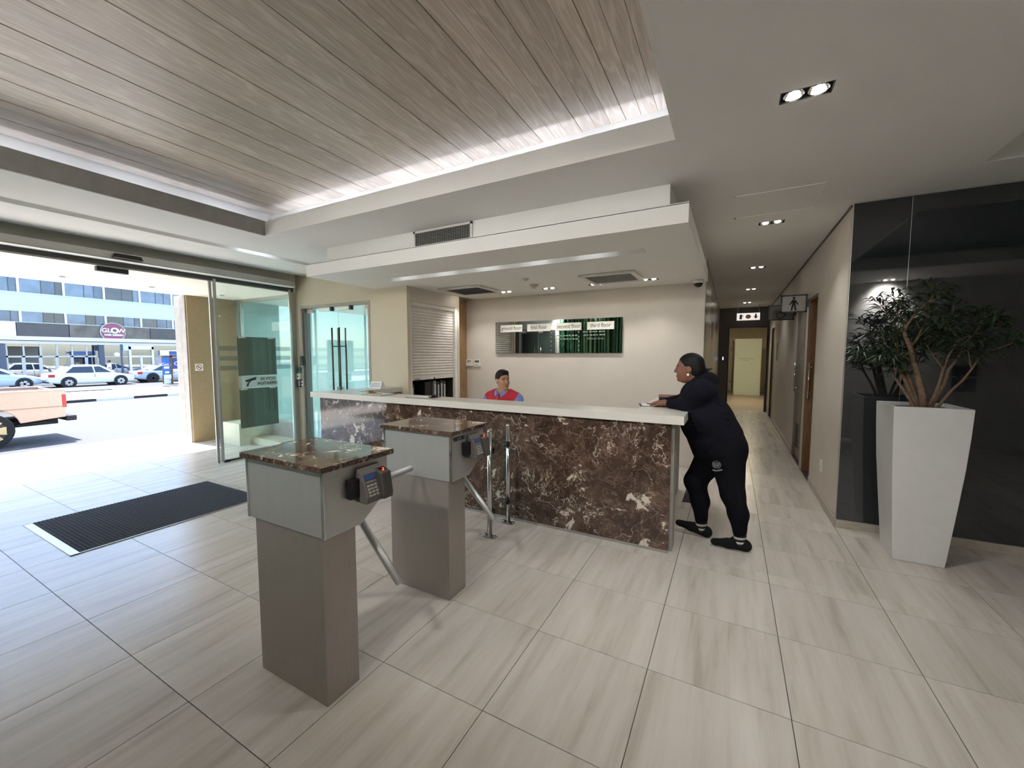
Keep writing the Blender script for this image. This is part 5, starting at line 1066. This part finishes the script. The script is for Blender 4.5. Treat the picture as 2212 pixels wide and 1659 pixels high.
def lips(P, sc, parent, col, gap=.0045):
    lm = mat('lip_' + col, col, .4); b = MB(); b.tube([P(.083, .026, -.0685), P(.0975, .012, -.0655), P(.0995, 0, -.0668), P(.0975, -.012, -.0655), P(.083, -.026, -.0685)], [.0012 * sc, .0034 * sc, .0036 * sc, .0034 * sc, .0012 * sc], 8); b.build('upper_lip', lm, parent)
    b = MB(); b.tube([P(.083, .025, -.0685), P(.096, .012, -.0745 - gap), P(.0985, 0, -.0755 - gap), P(.096, -.012, -.0745 - gap), P(.083, -.025, -.0685)], [.0012 * sc, .0038 * sc, .0044 * sc, .0038 * sc, .0012 * sc], 8); b.build('lower_lip', lm, parent)
    b = MB(); b.ball(P(.0885, 0, -.0715 - gap * .4), .0068 * sc, 6, (1, 1, .9)); b.ball(P(.087, .009, -.0712), .0058 * sc, 6); b.ball(P(.087, -.009, -.0712), .0058 * sc, 6); b.build('mouth_opening', mat('mouth_dark', '#2a1210', .6), parent)
def hand(S, w, d, up, side, sc=1.0, curl=.6, k=.008):
    """palm from wrist w along d; up = back of the hand; side = thumb direction; fingers curl downward."""
    d = Vector(d).normalized(); up = Vector(up).normalized(); side = Vector(side).normalized(); w = Vector(w)
    S.cone(w + side * .012, w + d * .07 * sc + side * .022, .020 * sc, .017 * sc, .015, flat=(up, .75)); S.cone(w - side * .012, w + d * .066 * sc - side * .022, .020 * sc, .016 * sc, .015, flat=(up, .75))
    for i, (o, L) in enumerate(((.030, .070), (.010, .078), (-.010, .072), (-.029, .056))):
        p = w + d * .072 * sc + side * o * sc; dd = d.copy()
        for j, (fr, r) in enumerate(((.45, .0092), (.32, .0085), (.26, .0075))):
            a = curl * (.55, 1.0, 1.4)[j]; v = (d * math.cos(a) - up * math.sin(a)); q = p + v * L * fr * sc; S.cone(p, q, r * sc, r * .92 * sc, k); p = q
    p = w + d * .025 * sc + side * .026 * sc; q = p + (d * .55 + side * .75 - up * .15).normalized() * .042 * sc; S.cone(p, q, .0125 * sc, .0105 * sc, .01); S.cone(q, q + (d * .9 + side * .1 - up * .35).normalized() * .034 * sc, .0105 * sc, .0085 * sc, .006)
skin_w = mat('skin_brown', '#7d5240', .5, noise=.08, nscale=30); skin_m = mat('skin_light_brown', '#b48768', .5, noise=.08, nscale=30)
navy_m = mat('navy_fleece', '#11121b', .95, spec=.15, noise=.12, nscale=25, bump=.25, bscale=30); navy_p = mat('navy_track_pants', '#0c0d13', .95, spec=.15, noise=.1, nscale=25, bump=.2, bscale=26); hair_b = mat('hair_black', '#0d0c0d', .6, spec=.3, noise=.2, nscale=90, bump=.15, bscale=200)
# ---------------------------------------------------------------- woman leaning on the counter
wo = thing('person', 'woman in dark navy tracksuit leaning forward on the counter end', 'person', (.0, 3.78, 0)); Yc = 3.80
HC = Vector((-.322, Yc - .01, 1.478)); hf = (-1, -.03, -.06)
SH = {'n': Vector((-.215, Yc - .175, 1.285)), 'f': Vector((-.235, Yc + .165, 1.275))}; EL = {'n': Vector((-.345, Yc - .13, 1.168)), 'f': Vector((-.40, Yc + .20, 1.17))}; WR = {'n': Vector((-.470, Yc - .005, 1.150)), 'f': Vector((-.51, Yc + .09, 1.158))}
EL['n'].z = 1.172
HIPc = Vector((-.04, Yc, .86)); KN = {'n': Vector((.045, Yc - .115, .455)), 'f': Vector((-.245, Yc + .045, .475))}; AN = {'n': Vector((.105, Yc - .115, .105)), 'f': Vector((-.185, Yc + .02, .105))}
HP = {'n': Vector((.01, Yc - .10, .80)), 'f': Vector((-.06, Yc + .09, .80))}
S = SDF((-.72, Yc - .36, .02), (.32, Yc + .36, 1.64), .0065)
Ph = head(S, HC, hf, (0.02, 0, 1), 1.0, True)
S.cone(HC + Vector((.02, 0, -.06)), (-.205, Yc, 1.30), .058, .068, .03); S.cone((-.22, Yc, 1.24), (-.16, Yc, 1.02), .10, .10, .05); S.cone((-.16, Yc, 1.02), HIPc, .10, .12, .05)
for q, s_ in (('n', -1), ('f', 1)):
    S.cone((-.2, Yc + s_ * .08, 1.27), SH[q], .065, .055, .04); S.cone(SH[q], EL[q], .050, .036, .03); S.cone(EL[q], WR[q], .034, .027, .02)
    S.cone((HIPc.x, Yc + s_ * .06, .84), HP[q], .12, .11, .05); S.cone(HP[q], KN[q], .10, .065, .03); S.cone(KN[q], AN[q], .060, .034, .03); S.cone(AN[q], AN[q] + Vector((.0, 0, -.04)), .032, .03, .01)
hand(S, WR['n'], (-.95, .28, -.05), (0, 0, 1), (.3, .95, 0), 1.0, .45); hand(S, WR['f'], (-.96, -.25, -.05), (0, 0, 1), (.2, -.95, 0), 1.0, .45)
body = S.mesh('body', skin_w, wo); eyes(Ph, 1.0, wo, hf); lips(Ph, 1.0, wo, '#6a3a33')
for s_ in (-1, 1):
    b = MB(); b.ball(Ph(.002, s_ * .083, -.062), .0115, 10); er = b.build('earring', mat('pearl', '#f0eeea', .12), wo, smooth=True)
    b = MB(); b.cyl(Ph(-.006, s_ * .083, -.048), Ph(.0, s_ * .083, -.056), .003, n=8); b.build('hook', chrome_m, er)
# hair pulled back into a low tail
S = SDF(HC - Vector((.22, .16, .2)), HC + Vector((.26, .16, .16)), .006)
F_, L_, U_ = frame(hf, (.02, 0, 1)); M = np.array([F_, L_, U_]).T
S.ell(Ph(-.022, 0, .028), (.105, .084, .094), .02, M=M); S.ell(Ph(-.055, 0, -.03), (.075, .076, .075), .03, M=M); S.ell(Ph(.085, 0, -.035), (.075, .12, .093), .02, True, M=M)
for s_ in (-1, 1): S.ell(Ph(.010, s_ * .09, -.028), (.032, .03, .040), .01, True, M=M)
S.cone(Ph(-.11, 0, -.04), Ph(-.165, 0, -.075), .030, .014, .02); S.cone(Ph(-.13, 0, -.03), Ph(-.185, .01, -.02), .016, .004, .01); S.mesh('hair', hair_b, wo)
# hoodie
S = SDF((-.56, Yc - .40, .80), (.28, Yc + .40, 1.50), .0075)
S.cone((-.245, Yc, 1.235), (-.135, Yc, 1.04), .140, .145, .07, flat=((0, 1, 0), 1.42)); S.cone((-.16, Yc, 1.03), (-.12, Yc, .90), .185, .19, .08, flat=((0, 1, 0), 1.1)); S.ell((-.245, Yc, 1.0), (.125, .16, .13), .08); S.cone((-.08, Yc, 1.0), (-.01, Yc, .90), .09, .11, .07, flat=((0, 1, 0), 1.45))
S.ell((-.275, Yc, 1.16), (.105, .16, .10), .06); S.cone((-.16, Yc, 1.36), (-.19, Yc, 1.30), .075, .10, .05, flat=((0, 1, 0), 1.2))
for q, s_ in (('n', -1), ('f', 1)):
    S.cone((-.19, Yc + s_ * .10, 1.27), SH[q], .10, .088, .06); S.cone(SH[q], EL[q] + Vector((.03, 0, -.0)), .088, .060, .04); S.cone(EL[q] + Vector((.02, 0, 0)), WR[q] + (EL[q] - WR[q]).normalized() * .02, .056, .041, .03)
S.cone((-.20, Yc, 1.30), (-.245, Yc, 1.375), .095, .070, .03, flat=((0, 1, 0), 1.08)); S.cone((-.16, Yc - .07, 1.375), (-.16, Yc + .07, 1.375), .045, .045, .04); S.cone((-.22, Yc - .09, 1.36), (-.30, Yc - .06, 1.325), .028, .024, .03); S.cone((-.22, Yc + .09, 1.36), (-.30, Yc + .06, 1.325), .028, .024, .03)
S.cone((-.150, Yc, 1.13), (-.03, Yc, .95), .095, .10, .07, flat=((0, 1, 0), 1.45)); S.cone((.0, Yc - .06, .90), (.0, Yc + .06, .90), .10, .10, .04)
for k in range(5): S.cone((.03 - .02 * k, Yc - .17, .93 + .05 * k), (-.22 - .02 * k, Yc - .2, .97 + .035 * k), .006, .004, .03)
S.ell((-.30, Yc, 1.113 - .085), (.5, .5, .0), .01) if 0 else None
S.mesh('hooded_top', navy_m, wo)
# trousers
S = SDF((-.44, Yc - .36, .09), (.30, Yc + .36, 1.04), .0075)
S.cone((-.10, Yc, .93), (-.06, Yc, .86), .165, .175, .06, flat=((0, 1, 0), 1.15)); S.ell((.025, Yc - .075, .83), (.115, .115, .125), .06); S.ell((.015, Yc + .075, .83), (.115, .115, .125), .06); S.cone((-.2, Yc, .88), (-.17, Yc, .78), .12, .11, .06, flat=((0, 1, 0), 1.2)); S.cone((-.06, Yc, .95), (-.16, Yc, .95), .11, .14, .05, flat=((0, 1, 0), 1.2))
for q in 'nf':
    S.cone(HP[q] + Vector((-.02, 0, -.02)), KN[q], .142, .088, .05); S.cone(KN[q], KN[q].lerp(AN[q], .45) + Vector((.022, 0, 0)), .084, .075, .04); S.cone(KN[q].lerp(AN[q], .45) + Vector((.015, 0, 0)), AN[q] + Vector((0, 0, .055)), .073, .05, .03); S.cone(AN[q] + Vector((0, 0, .075)), AN[q] + Vector((0, 0, .04)), .052, .048, .01)
    for j in range(3): c = AN[q] + Vector((0, 0, .09 + .03 * j)); S.cone(c + Vector((-.03, -.03, 0)), c + Vector((.03, -.02, .008)), .022, .022, .015)
S.cone((-.02, Yc - .01, .47), (-.12, Yc - .01, .50), .03, .03, .05, True)
S.mesh('track_pants', navy_p, wo)
# socks and shoes
sock = mat('sock_white', '#b9b4ac', .9); sockd = mat('sock_black', '#17171a', .9)
for q, toe, rise in (('n', Vector((-1, -.05, 0)), 0), ('f', Vector((-1, .03, 0)), .05)):
    a = AN[q]; b = MB()
    for j in range(6):
        z0 = a.z - .055 + j * .018; b.tube([(a.x + .004, a.y, z0), (a.x + .002, a.y, z0 + .018)], [.0475, .0465], 20, mi=j % 2)
    b.build('sock', [sockd, sock], wo)
    S = SDF((a.x - .26, a.y - .09, .0), (a.x + .12, a.y + .09, .16), .005); hl = Vector((a.x + .045, a.y, .040)); tp = Vector((a.x - .175, a.y + toe.y * .2, .036 + rise)); mdp = hl.lerp(tp, .55) + Vector((0, 0, .008))
    S.cone(hl, mdp, .042, .042, .03, flat=((0, 0, 1), .85)); S.cone(mdp, tp, .042, .034, .03, flat=((0, 0, 1), .8)); S.cone(hl + Vector((0, 0, .02)), hl + Vector((-.06, 0, .045)), .038, .040, .03); S.cone((a.x, a.y, .095), (a.x, a.y, .2), .041, .045, .012, True); S.mesh('slip_on_shoe', mat('shoe_charcoal', '#141416', .95, spec=.2, noise=.15, nscale=80), wo)
# printed crest on the thigh
ez = Vector((-.075, Yc - .262, .715)); emb = mat('crest_print', '#6f716f', .6); cb_ = ((.97, -.22, .06), (-.05, .0, 1), (-.22, -.97, 0))
b = MB()
def cp(u, v, d=0): return ez + Vector(cb_[0]) * u + Vector(cb_[1]) * v + Vector(cb_[2]) * d
def ribbon(pts, w):
    for i in range(len(pts) - 1):
        p, q = Vector(pts[i]), Vector(pts[i + 1]); dr = (q - p); n = Vector((-dr.y, dr.x)).normalized() * w; vs = [cp(*(p + n)), cp(*(q + n)), cp(*(q - n)), cp(*(p - n))]; b.poly(vs + [v + Vector(cb_[2]) * .004 for v in vs], [(0, 1, 2, 3), (4, 7, 6, 5), (0, 4, 5, 1), (1, 5, 6, 2), (2, 6, 7, 3), (3, 7, 4, 0)])
ribbon([(-.018, .016), (.018, .02), (.017, -.004), (0, -.02), (-.017, -.008), (-.018, .016)], .0022); ribbon([(-.010, .010), (-.009, -.008)], .003); ribbon([(.002, .012), (.002, -.012)], .003); ribbon([(.010, .012), (.009, -.008)], .003)
for s_ in (-1, 1):
    arc = [(s_ * .030 * math.cos(R(t)), .002 + .030 * math.sin(R(t))) for t in range(-70, 61, 13)]
    for i in range(len(arc) - 1): ribbon([arc[i], (arc[i][0] * .82 + arc[i + 1][0] * .1, arc[i + 1][1])], .0028)
ribbon([(-.030, -.040), (-.012, -.044), (.012, -.041), (.040, -.030)], .005); ribbon([(-.012, .030), (.012, .033)], .002); b.build('crest', emb, wo)
# ---------------------------------------------------------------- man seated behind the counter
Mx, My = -2.41, 4.22; mn = thing('person', 'seated man in red vest and blue shirt behind the counter', 'person', (Mx, My, 0)); HC = Vector((Mx + .005, My, 1.288)); hf = (.86, -.51, .0); Ps = .98
S = SDF((Mx - .42, My - .66, .0), (Mx + .42, My + .30, 1.44), .0075)
Ph = head(S, HC, hf, (-.03, 0, 1), Ps)
S.cone(HC + Vector((-.005, .02, -.06)), (Mx, My + .02, 1.12), .051, .060, .03); S.cone((Mx, My + .02, 1.03), (Mx, My + .03, .70), .12, .13, .06, flat=((1, 0, 0), 1.3))
for s_ in (-1, 1):
    sh_, el_, wr_ = Vector((Mx + s_ * .19, My + .02, 1.055)), Vector((Mx + s_ * .25, My - .06, .80)), Vector((Mx + s_ * .14, My - .26, .775))
    S.cone((Mx + s_ * .08, My + .02, 1.10), sh_, .06, .058, .04); S.cone(sh_, el_, .054, .044, .03); S.cone(el_, wr_, .042, .030, .02); hand(S, wr_, (-s_ * .3, -.95, 0), (0, 0, 1), (-s_ * .95, .3, 0), 1.0, .35)
    hp_, kn_, an_ = Vector((Mx + s_ * .10, My + .0, .56)), Vector((Mx + s_ * .13, My - .42, .56)), Vector((Mx + s_ * .13, My - .40, .10)); S.cone(hp_, kn_, .085, .065, .04); S.cone(kn_, an_, .060, .042, .03); S.cone(an_ + Vector((0, .03, -.05)), an_ + Vector((0, -.16, -.06)), .04, .032, .02)
S.mesh('body', skin_m, mn); eyes(Ph, Ps, mn, hf); lips(Ph, Ps, mn, '#8c5648')
F_, L_, U_ = frame(hf, (-.03, 0, 1)); M = np.array([F_, L_, U_]).T
S = SDF(HC - Vector((.16, .16, .16)), HC + Vector((.16, .16, .16)), .005); S.ell(Ph(-.014, 0, .030), (.104, .0775, .092), .02, M=M); S.ell(Ph(.03, 0, .09), (.066, .058, .026), .02, M=M); S.ell(Ph(.105, 0, -.01), (.075, .13, .073), .012, True, M=M); S.ell(Ph(0, 0, -.105), (.16, .16, .11), .012, True, M=M); S.mesh('hair', hair_b, mn)
shirt_m = mat('shirt_blue', '#7f8fd0', .7, noise=.06); vest_m = mat('vest_red', '#b3202f', .8, noise=.12, nscale=30, bump=.2, bscale=25)
S = SDF((Mx - .40, My - .40, .55), (Mx + .40, My + .28, 1.24), .0075); S.cone((Mx, My + .02, 1.03), (Mx, My + .03, .64), .128, .14, .06, flat=((1, 0, 0), 1.32))
for s_ in (-1, 1):
    sh_, el_, wr_ = Vector((Mx + s_ * .19, My + .02, 1.055)), Vector((Mx + s_ * .25, My - .06, .80)), Vector((Mx + s_ * .14, My - .26, .775)); S.cone((Mx + s_ * .07, My + .02, 1.10), sh_, .064, .070, .04); S.cone(sh_, el_, .068, .055, .03); S.cone(el_, el_.lerp(wr_, .85), .052, .042, .02)
S.cone((Mx, My + .02, 1.08), (Mx, My + .005, 1.155), .085, .076, .02); S.cone((Mx, My + .0, 1.10), (Mx + .005, My - .02, 1.22), .068, .074, .01, True); S.cone((Mx, My - .10, 1.16), (Mx, My - .085, 1.09), .040, .006, .012, True); S.mesh('shirt', shirt_m, mn)
S = SDF((Mx - .34, My - .30, .58), (Mx + .34, My + .28, 1.22), .0075); S.cone((Mx, My + .02, 1.035), (Mx, My + .03, .66), .139, .150, .06, flat=((1, 0, 0), 1.33))
for s_ in (-1, 1): S.cone((Mx + s_ * .08, My + .02, 1.103), (Mx + s_ * .185, My + .02, 1.063), .074, .077, .04); S.cone((Mx + s_ * .267, My - .12, .91), (Mx + s_ * .277, My + .03, 1.065), .060, .085, .02, True)
S.cone((Mx, My - .02, 1.10), (Mx, My - .03, 1.27), .082, .11, .015, True); S.cone((Mx, My - .15, 1.17), (Mx, My - .16, .99), .088, .012, .012, True); S.mesh('knit_vest', vest_m, mn)
b = MB(); b.tube([(Mx + .004, My - .092, 1.122), (Mx + .003, My - .112, 1.090), (Mx, My - .132, 1.03), (Mx, My - .146, .92)], [.016, .014, .020, .026], 10); tie = b.build('tie', mat('tie_red', '#c0404e', .6, noise=.2, nscale=60), mn)
for s_ in (-1, 1):
    b = MB(); v = [(Mx + s_ * .012, My - .094, 1.128), (Mx + s_ * .06, My - .055, 1.172), (Mx + s_ * .078, My - .045, 1.12), (Mx + s_ * .052, My - .108, 1.075)]; b.poly(v + [(p[0], p[1] + .008, p[2]) for p in v], [(0, 1, 2, 3), (4, 7, 6, 5), (0, 4, 5, 1), (1, 5, 6, 2), (2, 6, 7, 3), (3, 7, 4, 0)]); b.build('collar', shirt_m, mn)
S = SDF((Mx - .32, My - .56, .06), (Mx + .32, My + .26, .76), .012); S.cone((Mx, My + .03, .66), (Mx, My + .03, .58), .14, .15, .05, flat=((1, 0, 0), 1.3))
for s_ in (-1, 1): S.cone((Mx + s_ * .10, My, .565), (Mx + s_ * .13, My - .42, .565), .10, .08, .04); S.cone((Mx + s_ * .13, My - .42, .565), (Mx + s_ * .13, My - .40, .12), .078, .062, .03)
S.mesh('trousers', mat('trousers_black', '#1a1b20', .8), mn)
stl = thing('stool', 'round padded stool under the seated man behind counter', 'stool', (Mx, My + .03, 0)); b = MB(); b.cyl((Mx, My + .03, .38), (Mx, My + .03, .43), .19, n=24); b.build('seat', blk_rubber, stl, .015); b = MB(); b.cyl((Mx, My + .03, .03), (Mx, My + .03, .38), .03, n=14); b.build('column', chrome_m, stl); b = MB(); b.cyl((Mx, My + .03, 0), (Mx, My + .03, .03), .2, .18, 24); b.build('base', chrome_m, stl)
# ---------------------------------------------------------------- pedestrian across the street
py_, _z = on_x(236, 790, -43.2); pe = thing('person', 'pedestrian in white shirt with dark backpack on far pavement', 'person', (-43.2, py_, -.50)); B = Vector((-43.2, py_, -.50)); W = lambda x, y, z: B + Vector((y, x, z))   # x along the street
S = SDF(B + Vector((-.45, -.45, 0)), B + Vector((.45, .45, 1.75)), .016); Ph = head(S, W(-.02, 0, 1.53), (0.2, -.95, -.05), (0, 0, 1), .98); S.cone(W(0, 0, 1.46), W(0, 0, 1.32), .055, .06, .03); S.cone(W(0, 0, 1.30), W(0, 0, .90), .12, .12, .05, flat=((1, 0, 0), 1.25))
for s_ in (-1, 1): S.cone(W(0, s_ * .17, 1.33), W(-.02, s_ * .21, 1.06), .048, .040, .03); S.cone(W(-.02, s_ * .21, 1.06), W(-.2, s_ * .14, 1.02), .038, .028, .02); S.cone(W(-.20, s_ * .14, 1.02), W(-.28, s_ * .12, 1.03), .03, .022, .02); S.cone(W(0, s_ * .08, .88), W(s_ * .10, s_ * .09, .48), .085, .06, .04); S.cone(W(s_ * .10, s_ * .09, .48), W(s_ * .16, s_ * .09, .08), .055, .04, .03); S.cone(W(s_ * .17, s_ * .09, .045), W(s_ * .16 - .15, s_ * .09, .045), .04, .035, .02)
S.mesh('body', skin_w, pe)
S = SDF(B + Vector((-.35, -.35, .8)), B + Vector((.35, .35, 1.45)), .016); S.cone(W(0, 0, 1.30), W(0, 0, .90), .135, .14, .05, flat=((1, 0, 0), 1.25))
for s_ in (-1, 1): S.cone(W(0, s_ * .15, 1.33), W(-.015, s_ * .20, 1.12), .065, .06, .03)
S.mesh('shirt', mat('shirt_white', '#dfe1ec', .7), pe)
S = SDF(B + Vector((-.35, -.45, .05)), B + Vector((.35, .45, 1.0)), .02)
for s_ in (-1, 1): S.cone(W(0, s_ * .08, .90), W(s_ * .10, s_ * .09, .48), .11, .08, .04); S.cone(W(s_ * .10, s_ * .09, .48), W(s_ * .16, s_ * .09, .12), .075, .06, .03)
S.mesh('trousers', mat('trousers_dark', '#23242c', .8), pe)
S = SDF(B + Vector((-.3, -.1, .85)), B + Vector((.3, .5, 1.45)), .02); S.cone(W(.19, 0, 1.24), W(.20, 0, 1.02), .10, .12, .04, flat=((1, 0, 0), 1.2)); S.mesh('backpack', mat('backpack_dark', '#22242c', .7), pe)
S = SDF(B + Vector((-.2, -.2, 1.4)), B + Vector((.2, .2, 1.75)), .012); S.ell(W(.01, 0, 1.565), (.085, .10, .085), .02); S.ell(W(-.11, 0, 1.50), (.12, .09, .085), .02, True); S.mesh('hair', hair_b, pe)
